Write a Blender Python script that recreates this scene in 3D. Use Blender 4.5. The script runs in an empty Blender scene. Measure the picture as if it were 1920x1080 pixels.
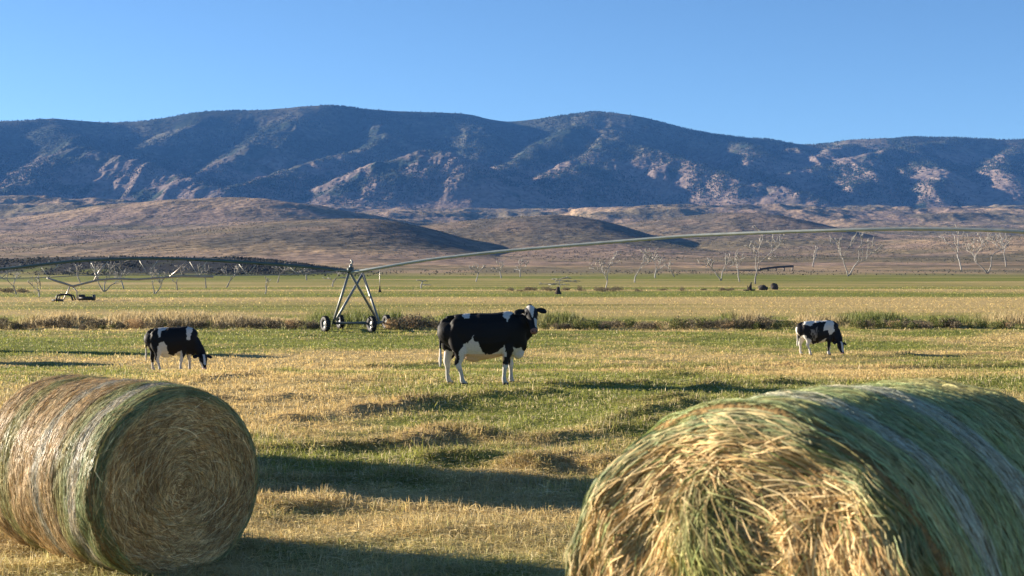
import bpy, math, random
import numpy as np
from mathutils import Vector

# ------------------------------------------------------------------ camera, sky, sun, exposure
CAM_H = 2.35
F = 2666.7                      # focal length in pixels of the 1920 px wide photograph
HOR = 500.0                     # horizon row
SUN_EL = math.radians(12.5)
SUN_DIR = Vector((-0.925, 0.38, 0.0)).normalized()     # horizontally, towards the sun
scene = bpy.context.scene
cam_d = bpy.data.cameras.new('camera'); cam = bpy.data.objects.new('camera', cam_d)
scene.collection.objects.link(cam); scene.camera = cam
cam.location = (0, 0, CAM_H); cam.rotation_euler = (math.radians(90), 0, 0)
cam_d.lens = 50; cam_d.sensor_width = 36; cam_d.shift_y = -40/1920
cam_d.clip_start = 0.1; cam_d.clip_end = 40000
cam_d.dof.use_dof = True; cam_d.dof.focus_distance = 28; cam_d.dof.aperture_fstop = 5.0

world = bpy.data.worlds.new('World'); scene.world = world; world.use_nodes = True
wn = world.node_tree; wn.nodes.clear()
sky = wn.nodes.new('ShaderNodeTexSky'); sky.sky_type = 'NISHITA'; sky.sun_disc = False
sky.sun_elevation = SUN_EL
sky.sun_rotation = math.atan2(SUN_DIR.x, SUN_DIR.y)
sky.altitude = 2500; sky.air_density = 1.0; sky.dust_density = 0.3; sky.ozone_density = 4.0
bg = wn.nodes.new('ShaderNodeBackground'); bg.inputs[1].default_value = 0.05
wo = wn.nodes.new('ShaderNodeOutputWorld')
wn.links.new(sky.outputs[0], bg.inputs[0]); wn.links.new(bg.outputs[0], wo.inputs[0])

sun_d = bpy.data.lights.new('sun', 'SUN'); sun = bpy.data.objects.new('sun', sun_d)
scene.collection.objects.link(sun)
sun_d.energy = 5.0; sun_d.angle = math.radians(0.5); sun_d.color = (1.0, 0.88, 0.71)
to_sun = Vector((SUN_DIR.x*math.cos(SUN_EL), SUN_DIR.y*math.cos(SUN_EL), math.sin(SUN_EL)))
sun.rotation_euler = to_sun.to_track_quat('Z', 'Y').to_euler()
scene.view_settings.view_transform = 'Standard'; scene.view_settings.look = 'None'
scene.view_settings.exposure = 1.85; scene.view_settings.gamma = 1.0
scene.render.engine = 'CYCLES'
scene.cycles.use_denoising = True
scene.cycles.max_bounces = 5; scene.cycles.diffuse_bounces = 3; scene.cycles.transmission_bounces = 3
scene.cycles.transparent_max_bounces = 8; scene.cycles.volume_bounces = 0
HAZE = 3.6e-5

rng = np.random.default_rng(7); random.seed(7)

# ------------------------------------------------------------------ helpers
def hsh(ix, iy, seed):
    n = (ix.astype(np.int64)*374761393 + iy.astype(np.int64)*668265263 + seed*1442695041) & 0xffffffff
    n = ((n ^ (n >> 13))*1274126177) & 0xffffffff
    return ((n ^ (n >> 16)) & 0xffffff)/float(0xffffff)
def vnoise(x, y, seed=0):
    ix = np.floor(x); iy = np.floor(y); fx = x-ix; fy = y-iy
    fx = fx*fx*fx*(fx*(fx*6-15)+10); fy = fy*fy*fy*(fy*(fy*6-15)+10)
    ix = ix.astype(np.int64); iy = iy.astype(np.int64)
    a = hsh(ix, iy, seed); b = hsh(ix+1, iy, seed); c = hsh(ix, iy+1, seed); d = hsh(ix+1, iy+1, seed)
    return (a*(1-fx)+b*fx)*(1-fy)+(c*(1-fx)+d*fx)*fy
def fbm(x, y, seed=0, octv=4, gain=.5, ridged=False):
    s = 0; a = 1; t = 0
    for o in range(octv):
        v = vnoise(x*2**o+17.3*o, y*2**o-9.1*o, seed+o)
        if ridged: v = 1-abs(2*v-1)
        s = s+a*v; t += a; a *= gain
    return s/t
def sstep(a, b, x):
    t = np.clip((x-a)/(b-a), 0, 1); return t*t*(3-2*t)

def tag(o, label=None, cat=None, group=None, kind=None):
    if label: o['label'] = label
    if cat: o['category'] = cat
    if group: o['group'] = group
    if kind: o['kind'] = kind
    return o
def link(o, parent=None):
    scene.collection.objects.link(o)
    if parent: o.parent = parent
    return o
def empty(name, loc=(0, 0, 0), rz=0):
    o = bpy.data.objects.new(name, None); link(o); o.location = loc; o.rotation_euler = (0, 0, rz)
    o.empty_display_size = .2
    return o
def mk(name, V, quads=None, tris=None, mat=None, parent=None, cols=None, smooth=True):
    V = np.asarray(V, np.float32).reshape(-1, 3)
    me = bpy.data.meshes.new(name)
    q = np.zeros((0, 4), np.int32) if quads is None else np.asarray(quads, np.int32).reshape(-1, 4)
    t = np.zeros((0, 3), np.int32) if tris is None else np.asarray(tris, np.int32).reshape(-1, 3)
    me.vertices.add(len(V)); me.vertices.foreach_set('co', V.ravel())
    idx = np.concatenate([q.ravel(), t.ravel()]); me.loops.add(len(idx)); me.loops.foreach_set('vertex_index', idx)
    tot = np.concatenate([np.full(len(q), 4), np.full(len(t), 3)]).astype(np.int32)
    st = np.concatenate([[0], np.cumsum(tot)[:-1]]).astype(np.int32) if len(tot) else tot
    me.polygons.add(len(tot)); me.polygons.foreach_set('loop_start', st); me.polygons.foreach_set('loop_total', tot)
    me.polygons.foreach_set('use_smooth', np.full(len(tot), smooth))
    me.update(calc_edges=True)
    if cols is not None:
        c = np.ones((len(V), 4), np.float32); c[:, :3] = np.asarray(cols).reshape(-1, 3)
        at = me.color_attributes.new('Col', 'FLOAT_COLOR', 'POINT'); at.data.foreach_set('color', c.ravel())
    o = bpy.data.objects.new(name, me); link(o, parent)
    if mat: me.materials.append(mat)
    return o
def grid_faces(nr, nc, wrap=False):
    r = np.arange(nr-1)[:, None]; c = np.arange(nc if wrap else nc-1)[None, :]
    a = r*nc+c; b = r*nc+(c+1) % nc
    return np.stack([a, b, b+nc, a+nc], -1).reshape(-1, 4)
def ribbons(P, W, S):
    """P (N,K,3) centre lines, W (N,K) half widths, S (N,3) or (N,K,3) side vectors"""
    P = np.asarray(P); N, K, _ = P.shape
    if S.ndim == 2: S = S[:, None, :]
    A = P-S*W[..., None]; B = P+S*W[..., None]
    V = np.stack([A, B], 2).reshape(-1, 3)                # index = (n*K+k)*2+side
    base = (np.arange(N)[:, None]*K+np.arange(K-1)[None, :])*2
    q = np.stack([base, base+1, base+3, base+2], -1).reshape(-1, 4)
    return V, q
def norm(a): return a/np.maximum(np.linalg.norm(a, axis=-1, keepdims=True), 1e-9)
class MB:
    """collects tubes, boxes, rings into one mesh"""
    def __init__(s): s.V = []; s.Q = []; s.T = []; s.C = []; s.n = 0
    def add(s, V, Q=None, T=None, col=(1, 1, 1)):
        V = np.asarray(V, float).reshape(-1, 3)
        if Q is not None: s.Q.append(np.asarray(Q, int)+s.n)
        if T is not None and len(T): s.T.append(np.asarray(T, int)+s.n)
        s.V.append(V); c = np.asarray(col, float)
        s.C.append(np.tile(c, (len(V), 1)) if c.ndim == 1 else c); s.n += len(V)
    def tube(s, pts, r, n=8, col=(1, 1, 1)):
        pts = np.asarray(pts, float); K = len(pts); r = np.broadcast_to(np.asarray(r, float), (K,))
        t = norm(np.gradient(pts, axis=0)); up = np.array([0, 0, 1.]) if abs(t[0][2]) < .9 else np.array([1., 0, 0])
        R = []
        for k in range(K):
            a = norm(np.cross(t[k], up)); b = np.cross(a, t[k]); up = b
            th = np.linspace(0, 2*np.pi, n, endpoint=False)
            R.append(pts[k]+r[k]*(np.cos(th)[:, None]*a+np.sin(th)[:, None]*b))
        V = np.vstack(R+[pts[:1], pts[-1:]]); Q = grid_faces(K, n, True)
        i = np.arange(n); T = np.vstack([np.stack([(i+1) % n, i, np.full(n, K*n)], 1),
                                        np.stack([(K-1)*n+i, (K-1)*n+(i+1) % n, np.full(n, K*n+1)], 1)])
        s.add(V, Q, T, col)
    def box(s, c, size, rz=0, col=(1, 1, 1), bev=.0):
        x, y, z = np.array(size)/2
        V = np.array([[-x, -y, -z], [x, -y, -z], [x, y, -z], [-x, y, -z], [-x, -y, z], [x, -y, z], [x, y, z], [-x, y, z]])
        ca, sa = math.cos(rz), math.sin(rz); V = V @ np.array([[ca, sa, 0], [-sa, ca, 0], [0, 0, 1]])+np.array(c)
        s.add(V, [[0, 3, 2, 1], [4, 5, 6, 7], [0, 1, 5, 4], [1, 2, 6, 5], [2, 3, 7, 6], [3, 0, 4, 7]], None, col)
    def lathe(s, prof, c, axis, n=24, col=(1, 1, 1)):
        """prof: list of (radius, along axis)"""
        axis = norm(np.array(axis, float)); u = norm(np.cross(axis, [0, 0, 1.] if abs(axis[2]) < .9 else [1., 0, 0])); v = np.cross(u, axis)
        th = np.linspace(0, 2*np.pi, n, endpoint=False)
        V = np.vstack([np.array(c)+axis*h+r*(np.cos(th)[:, None]*u+np.sin(th)[:, None]*v) for r, h in prof])
        s.add(V, grid_faces(len(prof), n, True), None, col)
    def build(s, name, mat, parent=None, smooth=True):
        return mk(name, np.vstack(s.V), np.vstack(s.Q) if s.Q else None, np.vstack(s.T) if s.T else None, mat, parent, np.vstack(s.C), smooth)

# ------------------------------------------------------------------ materials
def newmat(name):
    m = bpy.data.materials.new(name); m.use_nodes = True; m.node_tree.nodes.clear()
    return m, m.node_tree.nodes, m.node_tree.links
def N_(ns, typ, **kw):
    n = ns.new(typ)
    for k, v in kw.items(): setattr(n, k, v)
    return n
def mat_col(name, rough=.8, spec=.2, transl=0., nscale=0., namp=.3, bump=0., bscale=30., metallic=0., tint=None):
    """vertex colour 'Col' x noise"""
    m, ns, lk = newmat(name)
    out = N_(ns, 'ShaderNodeOutputMaterial'); p = N_(ns, 'ShaderNodeBsdfPrincipled')
    a = N_(ns, 'ShaderNodeAttribute', attribute_name='Col'); col = a.outputs['Color']
    geo = N_(ns, 'ShaderNodeNewGeometry')
    if nscale:
        n = N_(ns, 'ShaderNodeTexNoise'); n.inputs['Scale'].default_value = nscale; n.inputs['Detail'].default_value = 5
        lk.new(geo.outputs['Position'], n.inputs['Vector'])
        mr = N_(ns, 'ShaderNodeMapRange'); mr.inputs[1].default_value = .25; mr.inputs[2].default_value = .75
        mr.inputs[3].default_value = 1-namp; mr.inputs[4].default_value = 1+namp
        lk.new(n.outputs[0], mr.inputs[0])
        mx = N_(ns, 'ShaderNodeVectorMath', operation='SCALE'); lk.new(col, mx.inputs[0]); lk.new(mr.outputs[0], mx.inputs['Scale'])
        col = mx.outputs[0]
    lk.new(col, p.inputs['Base Color'])
    p.inputs['Roughness'].default_value = rough; p.inputs['Specular IOR Level'].default_value = spec
    p.inputs['Metallic'].default_value = metallic
    if bump:
        b = N_(ns, 'ShaderNodeTexNoise'); b.inputs['Scale'].default_value = bscale; b.inputs['Detail'].default_value = 6
        lk.new(geo.outputs['Position'], b.inputs['Vector'])
        bp = N_(ns, 'ShaderNodeBump'); bp.inputs['Distance'].default_value = bump; bp.inputs['Strength'].default_value = 1
        lk.new(b.outputs[0], bp.inputs['Height']); lk.new(bp.outputs[0], p.inputs['Normal'])
    if transl:
        t = N_(ns, 'ShaderNodeBsdfTranslucent'); lk.new(col, t.inputs[0])
        ms = N_(ns, 'ShaderNodeMixShader'); ms.inputs[0].default_value = transl
        lk.new(p.outputs[0], ms.inputs[1]); lk.new(t.outputs[0], ms.inputs[2]); lk.new(ms.outputs[0], out.inputs[0])
    else: lk.new(p.outputs[0], out.inputs[0])
    return m
M_ground = mat_col('soil_and_stubble', .95, .05, nscale=9, namp=.35, bump=.03, bscale=14)
M_grass = mat_col('grass_blades', .6, .25, transl=.42)
M_hill = mat_col('dry_hillside', .95, .03, nscale=.11, namp=.5, bump=3., bscale=.07)
M_mount = mat_col('mountain_side', .95, .02, nscale=.045, namp=.5, bump=5., bscale=.04)
M_hay = mat_col('hay', .7, .25, transl=.12, nscale=25, namp=.3)
M_haycore = mat_col('hay_core', .95, .05, nscale=40, namp=.5, bump=.02, bscale=45)
M_net = mat_col('net_wrap', .5, .4, transl=.1)
M_shrub = mat_col('shrub', .8, .1, transl=.2)
M_bark = mat_col('bleached_bark', .85, .1, nscale=3, namp=.3)
M_metal = mat_col('galvanized_paint', .45, .4, nscale=2, namp=.2, metallic=.35)
M_rubber = mat_col('rubber', .7, .3, nscale=10, namp=.3)
M_cow = mat_col('cow_hide', .65, .22, nscale=30, namp=.12, bump=.004, bscale=60)
M_eye = mat_col('eye', .1, .6)
M_rock = mat_col('dark_rock', .9, .1, nscale=6, namp=.4, bump=.05, bscale=8)
#SPLIT
# ------------------------------------------------------------------ terrain of the meadow
_Y = np.array([-400, 0, 5.5, 8.5, 12, 20, 27, 31, 38, 45, 52, 60, 75, 110, 300, 400, 533, 640, 800, 1200, 1600, 2200, 3000, 4000, 4600, 6000, 12000.])
_Z = np.array([.1, .1, .098, .03, 0, 0, .04, -.05, -.5, -.95, -1.15, -1.26, -1.3, -1.3, -1.25, -.7, .6, 1.8, 3.6, 11, 23, 48, 88, 150, 190, 200, 200.])
_fy = np.concatenate([np.arange(-400, 0, 5), np.arange(0, 120, .5), np.arange(120, 12000, 5.)])
_fz = np.interp(_fy, _Y, _Z)
def _sm(z, n):
    k = np.ones(n)/n; zp = np.pad(z, n//2, 'edge'); return np.convolve(zp, k, 'valid')[:len(z)]
_s1 = _sm(_fz, 9)
_fz = np.where(_fy < 110, _s1, _sm(_fz, 15))
def baseZ(Y): return np.interp(Y, _fy, _fz)
_ly = np.concatenate([np.linspace(3, 120, 4000), np.geomspace(120.1, 700, 3000)])
_lv = HOR+F*(CAM_H-baseZ(_ly))/_ly
def p2w(px, py):
    """photo pixel -> (X, Y) on the meadow"""
    Y = np.interp(-np.asarray(py, float), -_lv, _ly); return (np.asarray(px, float)-960)/F*Y, Y
def pw(px, py, Y):
    return np.array([(px-960)/F*Y, Y, CAM_H-(py-HOR)/F*Y])

WR = [  # raked ridges of cut hay: pixel points, height, half width
    ([(470, 852), (560, 850), (700, 842), (770, 832), (850, 818)], .13, .30),
    ([(760, 838), (800, 822), (850, 808), (905, 822)], .20, .34),
    ([(900, 822), (1000, 828), (1100, 812), (1180, 798), (1260, 790)], .13, .30),
    ([(800, 866), (880, 860), (960, 856), (1030, 862)], .10, .26),
    ([(1000, 878), (1060, 868), (1120, 878)], .24, .34),
    ([(540, 784), (640, 776), (720, 768), (800, 756), (900, 746), (1010, 740)], .14, .32),
    ([(830, 748), (930, 742), (1015, 738)], .12, .3),
    ([(1030, 724), (1140, 725), (1260, 724)], .13, .3),
    ([(1330, 728), (1400, 722), (1470, 718)], .12, .45),
    ([(1190, 758), (1270, 752)], .14, .35),
    ([(480, 942), (545, 948), (610, 940)], .09, .22),
    ([(1110, 692), (1210, 696), (1330, 690), (1480, 688), (1560, 694), (1760, 688), (1920, 684)], .12, .8),
    ([(1250, 706), (1330, 702), (1420, 698)], .14, .6),
    ([(400, 748), (480, 752), (540, 745)], .10, .35),
    ([(380, 712), (470, 706), (560, 700)], .12, .4),
    ([(1120, 795), (1200, 776), (1290, 760)], .12, .3),
    ([(620, 900), (740, 893), (900, 905)], .05, .25),
    ([(1560, 672), (1700, 668), (1920, 664)], .12, .8),
    ([(600, 688), (720, 690), (820, 684)], .1, .5)]
WRw = []
for pts, h, w in WR:
    x, y = p2w([p[0] for p in pts], [p[1] for p in pts]); WRw.append((np.stack([x, y], 1), h, w))
def seg_dist(X, Y, P):
    d = np.full(X.shape, 1e9)
    for a, b in zip(P[:-1], P[1:]):
        ab = b-a; t = np.clip(((X-a[0])*ab[0]+(Y-a[1])*ab[1])/(ab@ab), 0, 1)
        d = np.minimum(d, np.hypot(X-a[0]-t*ab[0], Y-a[1]-t*ab[1]))
    return d
def windrow(X, Y):
    h = np.zeros(X.shape); sel = (Y > 8) & (Y < 75)
    if not sel.any(): return h
    x = X[sel]; y = Y[sel]; wob = (fbm(x*1.1, y*1.1, 5, 3)-.5)*.7; hh = np.zeros(x.shape)
    amp = .35+1.3*fbm(x*1.3, y*1.3, 8, 3)
    for P, ht, w in WRw:
        m = (x > P[:, 0].min()-2) & (x < P[:, 0].max()+2) & (y > P[:, 1].min()-2.5) & (y < P[:, 1].max()+2.5)
        if m.any():
            d = seg_dist(x[m]+wob[m]*w, y[m]+wob[m]*w*1.5, P); hh[m] = np.maximum(hh[m], ht*np.exp(-(d/w)**2)*amp[m])
    hh = hh*.68*(.6+.8*fbm(x*5, y*5, 9, 2)); h[sel] = hh; return h
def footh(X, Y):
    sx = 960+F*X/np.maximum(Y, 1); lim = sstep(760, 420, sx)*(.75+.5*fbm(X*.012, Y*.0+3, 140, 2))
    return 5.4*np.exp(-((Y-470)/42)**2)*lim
def groundZ(X, Y):
    X = np.asarray(X, float); Y = np.asarray(Y, float)
    z = baseZ(Y)
    near = np.clip(1-(Y-60)/60, 0, 1)
    z = z+near*((fbm(X*.25, Y*.35, 2, 3)-.5)*.16+(fbm(X*1.6, Y*2.2, 3, 3)-.5)*.07)*sstep(5, 9, np.abs(Y))
    z = z+np.clip((Y-90)/60, 0, 1)*(fbm(X*.02, Y*.03, 4, 3)-.5)*.35
    bank = np.exp(-((Y-88-(fbm(X*.08, X*0, 6, 3)-.5)*5)/2.2)**2)
    z = z+bank*.3
    z = z+footh(X, Y)
    return z+windrow(X, Y)
def straw(X, Y):
    """0 green ... 1 dry straw; follows the patches of the field"""
    s = .44+1.6*(fbm(X*.13, Y*.17, 11, 4)-.5)+.7*(fbm(X*.9, Y*1.1, 15, 3)-.5)
    sx = 960+F*X/np.maximum(Y, 1); sy = HOR+F*(CAM_H-baseZ(Y))/np.maximum(Y, 1)
    def pat(cx, cy, rx, ry, a): return a*np.exp(-((sx-cx)/rx)**2-((sy-cy)/ry)**2)
    s = s+pat(560, 750, 240, 50, .6)+pat(900, 715, 260, 16, .35)+pat(1600, 700, 380, 16, .45)+pat(800, 668, 600, 10, .2)
    s = s+pat(450, 697, 180, 14, .45)+pat(1750, 635, 260, 7, .4)+pat(1500, 690, 180, 12, .3)+pat(1650, 560, 500, 14, .35)
    s = s-pat(700, 862, 260, 20, .7)-pat(650, 890, 260, 24, .4)-pat(1000, 640, 900, 12, .25)-pat(1300, 550, 500, 8, .3)-pat(900, 700, 120, 9, .3)
    s = s+pat(900, 985, 500, 30, .25)-pat(1250, 735, 200, 25, .3)-pat(560, 652, 500, 14, .2)
    s = s-pat(1200, 790, 160, 25, .2)-pat(480, 830, 90, 18, .5)-pat(960, 800, 130, 22, .25)-pat(300, 600, 500, 5, .1)
    far = sstep(90, 102, Y)
    band = fbm(X*.006, Y*.05, 21, 4)
    s = s*(1-far)+far*(.44+1.3*(band-.5)+.35*(fbm(X*.03, Y*.12, 23, 3)-.5)+pat(1650, 560, 500, 14, .3)-pat(1300, 548, 500, 7, .25)-pat(500, 580, 500, 5, .3))
    s = s+.45*np.exp(-((Y-218)/9)**2)
    return np.clip(s, 0, 1)
GREEN = np.array([.155, .185, .036]); GREEN2 = np.array([.30, .31, .065]); STRAW = np.array([.60, .44, .185]); PALE = np.array([.70, .58, .33]); BROWN = np.array([.16, .10, .05])
def mix(a, b, t):
    t = np.asarray(t)[..., None]; return a*(1-t)+b*t
def field_col(X, Y, v=0):
    s = straw(X, Y)
    g = mix(GREEN, GREEN2, fbm(X*.5, Y*.6, 31, 3))
    return mix(g, STRAW, sstep(.25, .85, s+v))

# --- ground sheet
def prog(a, b, step, grow):
    out = [a]
    while out[-1] < b: out.append(out[-1]+step); step *= grow
    return np.array(out)
xr = prog(0, 12, .08, 1.0); xr = np.concatenate([xr[:-1], prog(xr[-1], 900, .08, 1.045)])
gx = np.concatenate([-xr[:0:-1], xr])
gy = np.concatenate([-prog(0, 300, 1.5, 1.25)[:0:-1], np.arange(0, 8, .4), np.arange(8, 34, .06), prog(34, 700, .1, 1.018)])
GX, GY = np.meshgrid(gx, gy)
GZ = groundZ(GX, GY)-sstep(585, 640, GY)*6-sstep(620, 900, np.abs(GX))*0
gc = field_col(GX, GY)*.72
wrh = windrow(GX, GY); gc = mix(gc, BROWN*1.5, np.clip(wrh*5, 0, .5))
ditch = np.exp(-((GY-86.3)/1.4)**2)*.6; gc = mix(gc, BROWN*.8, ditch)
gl = np.exp(-((GY-134-GX*.15)/2.0)**2)*sstep(.4, .6, fbm(GX*.03, GY*.01, 44, 2)); gc = mix(gc, GREEN*.5, gl*.7)
gc = mix(gc, mix(np.array([.30, .215, .13]), np.array([.17, .14, .085]), sstep(.4, .6, fbm(GX*.03, GY*.02, 96, 4))), sstep(400, 520, GY+40*(fbm(GX*.01, GY*.01, 94, 2)-.5)))
fh = footh(GX, GY); gc = mix(gc, np.array([.03, .032, .034]), sstep(.3, 1.2, fh)*sstep(.2, .38, fbm(GX*.09, GY*.05, 98, 3)))  # shade of the unlit hill foot painted dark into the ground colour
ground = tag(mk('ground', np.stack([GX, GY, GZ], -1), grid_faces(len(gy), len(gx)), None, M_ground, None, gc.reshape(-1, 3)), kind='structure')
#SPLIT
# ------------------------------------------------------------------ foothills and mountains
def crest(X, Y, Y0, pts, wf, wb):
    """long mound whose crest runs across the valley at distance Y0 (pts = crest seen from the meadow)"""
    px = np.array([p[0] for p in pts], float); py = np.array([p[1] for p in pts], float)
    cx = (px-960)/F*Y0; cz = CAM_H+(HOR-py)/F*Y0
    c = np.interp(X, cx, cz, left=-200, right=-200)
    k = 25; off = np.linspace(-Y0*.012, Y0*.012, 7); c = np.mean([np.interp(X+o, cx, cz, left=cz[0]-60, right=cz[-1]-60) for o in off], 0)
    b = baseZ(np.full_like(X, Y0)); h = np.maximum(c-b, 0)
    wobble = (fbm(X*.003, Y*.003, 61, 2)-.5)*wf*.6
    d = Y-Y0+wobble
    f = np.where(d < 0, np.exp(-(d/wf)**2*1.2), np.exp(-(d/wb)**2))
    return h*f
MASK = {}
def hillsZ(X, Y):
    z = baseZ(Y)
    A = crest(X, Y, 2600, [(-500, 420), (-200, 425), (0, 418), (80, 405), (200, 385), (300, 375), (420, 372), (490, 374), (560, 380), (640, 393), (740, 414), (820, 432)], 420, 300)
    A = np.maximum(A, crest(X, Y, 1900, [(-700, 440), (-300, 448), (0, 440), (120, 436), (250, 440), (420, 452), (600, 470)], 330, 300))
    B = crest(X, Y, 1300, [(60, 470), (200, 452), (330, 432), (450, 420), (560, 412), (640, 409), (710, 411), (760, 421), (820, 436), (900, 461), (980, 484), (1060, 500)], 300, 250)
    C = crest(X, Y, 1700, [(700, 436), (800, 422), (900, 412), (1000, 404), (1060, 403), (1110, 409), (1170, 426), (1240, 449), (1320, 470), (1400, 484)], 350, 260)
    D = crest(X, Y, 2100, [(1120, 428), (1200, 416), (1300, 405), (1380, 400), (1440, 404), (1500, 415), (1570, 436), (1640, 458), (1720, 478)], 420, 240)
    E_ = crest(X, Y, 3300, [(1050, 410), (1150, 404), (1300, 397), (1500, 398), (1650, 404), (1900, 404), (2200, 402), (2600, 405)], 260, 500)
    G = crest(X, Y, 1500, [(1500, 480), (1650, 462), (1800, 452), (1950, 446), (2200, 440), (2600, 445)], 420, 400)
    Hh = crest(X, Y, 3600, [(-900, 380), (-300, 376), (0, 372), (60, 374), (160, 378), (260, 385)], 300, 400)
    K_ = footh(X, Y)*0
    m = np.maximum.reduce([A, B, C, D, E_, G, Hh, K_])
    MASK['B'] = np.clip((np.maximum(np.maximum(B, C), D)-m+4)/4, 0, 1)*sstep(3, 14, m); MASK['K'] = np.clip((K_-m+1)/1, 0, 1)*sstep(1.5, 4, K_)
    n = fbm(X*.004, Y*.004, 51, 5)-.5
    am = sstep(750, 1500, Y)
    z = z+m+am*(n*9+(fbm(X*.012, Y*.009, 53, 4, ridged=True)-.5)*6)*(.4+sstep(1500, 3500, Y))
    z = z+sstep(2600, 3600, Y)*(fbm(X*.003, Y*.003, 57, 5, ridged=True)-.5)*45
    return z
RID = [  # crest and spurs of the range: (px, py, distance)
    ([(-900, 260, 5900), (-400, 235, 6000), (0, 231, 6000), (100, 224, 6000), (220, 233, 6100), (300, 225, 6100), (380, 211, 6100), (500, 208, 6100), (560, 203, 6100), (625, 197, 6100), (700, 209, 6200), (870, 214, 6200), (950, 233, 6300), (1020, 222, 6200), (1120, 210, 6100), (1200, 219, 6000), (1320, 253, 6000), (1440, 263, 6000), (1525, 276, 6100), (1590, 264, 6000), (1720, 258, 5900), (1800, 261, 5900), (1920, 265, 5900), (2200, 255, 5900), (2800, 270, 5800)], .70),
    ([(100, 224, 6000), (130, 262, 5500), (170, 288, 5150), (250, 312, 4950), (330, 334, 4800), (430, 364, 4600)], .55),
    ([(150, 282, 5200), (90, 318, 4950), (40, 350, 4700)], .5),
    ([(0, 231, 6000), (-40, 270, 5500), (-60, 320, 5000)], .5),
    ([(380, 211, 6100), (330, 250, 5750), (270, 290, 5450), (230, 310, 5250)], .5),
    ([(560, 203, 6100), (545, 245, 5700), (470, 290, 5350), (400, 325, 5100), (350, 345, 5000)], .5),
    ([(700, 209, 6200), (735, 250, 5750), (700, 280, 5450), (620, 305, 5150), (540, 330, 4900), (470, 355, 4700)], .55),
    ([(870, 214, 6200), (895, 250, 5800), (905, 290, 5450), (880, 330, 5100)], .5),
    ([(640, 338, 4700), (720, 310, 4800), (800, 291, 4900), (850, 296, 4850), (890, 325, 4700)], .5),
    ([(1120, 210, 6100), (1080, 245, 5700), (1020, 285, 5350), (960, 320, 5050), (925, 350, 4800)], .5),
    ([(1150, 225, 5900), (1160, 262, 5500), (1120, 295, 5150), (1060, 330, 4850), (1020, 360, 4650)], .52),
    ([(1150, 262, 5500), (1210, 288, 5200), (1290, 312, 4950), (1380, 340, 4750), (1460, 366, 4600), (1545, 390, 4450)], .6),
    ([(1320, 253, 6000), (1380, 275, 5700), (1430, 285, 5500), (1400, 315, 5250), (1360, 330, 5150)], .55),
    ([(1440, 263, 6000), (1500, 290, 5600), (1470, 325, 5300)], .55),
    ([(1590, 264, 6000), (1550, 300, 5500), (1500, 330, 5150), (1450, 346, 4950)], .5),
    ([(1550, 300, 5500), (1620, 325, 5150), (1600, 360, 4800)], .5),
    ([(1800, 261, 5900), (1720, 280, 5600), (1640, 295, 5400)], .45),
    ([(1720, 280, 5600), (1740, 318, 5150), (1760, 360, 4750)], .55),
    ([(1920, 265, 5900), (1860, 310, 5300), (1880, 350, 4900)], .5),
    ([(2200, 255, 5900), (2100, 310, 5300), (2060, 360, 4800)], .5)]
def chaikin(P):
    Q = [P[0]]
    for a, b in zip(P[:-1], P[1:]): Q += [.75*a+.25*b, .25*a+.75*b]
    return np.array(Q+[P[-1]])
_cp = np.array([pw(*p) for p in RID[0][0]])
_cx = np.linspace(_cp[0, 0], _cp[-1, 0], 1400)
def _gs(v, n):
    k = np.hanning(n); k /= k.sum(); return np.convolve(np.pad(v, n//2, 'edge'), k, 'valid')[:len(v)]
_cz = _gs(np.interp(_cx, _cp[:, 0], _cp[:, 2]), 55); _cy = _gs(np.interp(_cx, _cp[:, 0], _cp[:, 1]), 55)
def mountZ(X, Y):
    wx = (fbm(X*.0022, Y*.0022, 71, 4)-.5)*230; wy = (fbm(X*.0022, Y*.0022, 75, 4)-.5)*230
    x = X+wx*.45; y = Y+wy*.45
    base = baseZ(Y); k = 12.
    rd = lambda d, w: np.sqrt(d*d+w*w)-w
    d0 = rd(Y-np.interp(X, _cx, _cy), 90)
    acc = np.exp(np.clip((np.interp(X, _cx, _cz)+3-d0*.62-base)/k, -20, 70))
    for pts, sl in RID[1:]:
        P0 = np.array([pw(*p) for p in pts]); P0[0, 2] -= 12; P0[1:, 2] += 14
        P = chaikin(P0); best = np.full(X.shape, -1e3)
        for a, b in zip(P[:-1], P[1:]):
            ab = (b-a)[:2]; t = np.clip(((x-a[0])*ab[0]+(y-a[1])*ab[1])/(ab@ab), 0, 1)
            d = np.hypot(x-a[0]-t*ab[0], y-a[1]-t*ab[1]); best = np.maximum(best, a[2]+t*(b[2]-a[2])-sl*1.0*rd(d, 42))
        acc += np.exp(np.clip((best-base)/k, -20, 70))
    z = k*np.log(acc+1)
    g = fbm(X*.0075, Y*.0034, 81, 6, .58, ridged=True)-.6
    g2 = fbm(X*.02, Y*.012, 85, 4, .5)-.5
    sc = np.clip(z/60, 0, 1)
    z = z+sc*(g*33+g2*9)*(.12+.88*sstep(60, 420, np.interp(X, _cx, _cy)-Y))
    return base+z
def mesh_field(name, Ys, u, fn, mat, colfn, sink=None):
    U, YY = np.meshgrid(u, Ys); XX = U*YY
    ZZ = fn(XX, YY)
    if sink is not None: ZZ = ZZ-sink(YY)
    cols = colfn(XX, YY, ZZ)
    return tag(mk(name, np.stack([XX, YY, ZZ], -1), grid_faces(len(Ys), len(u)), None, mat, None, cols.reshape(-1, 3)), kind='structure'), XX, YY, ZZ
def slope(XX, YY, ZZ):
    dx = np.gradient(ZZ, axis=1)/np.maximum(np.gradient(XX, axis=1), 1e-3); dy = np.gradient(ZZ, axis=0)/np.maximum(np.gradient(YY, axis=0), 1e-3)
    return dx, dy
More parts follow.
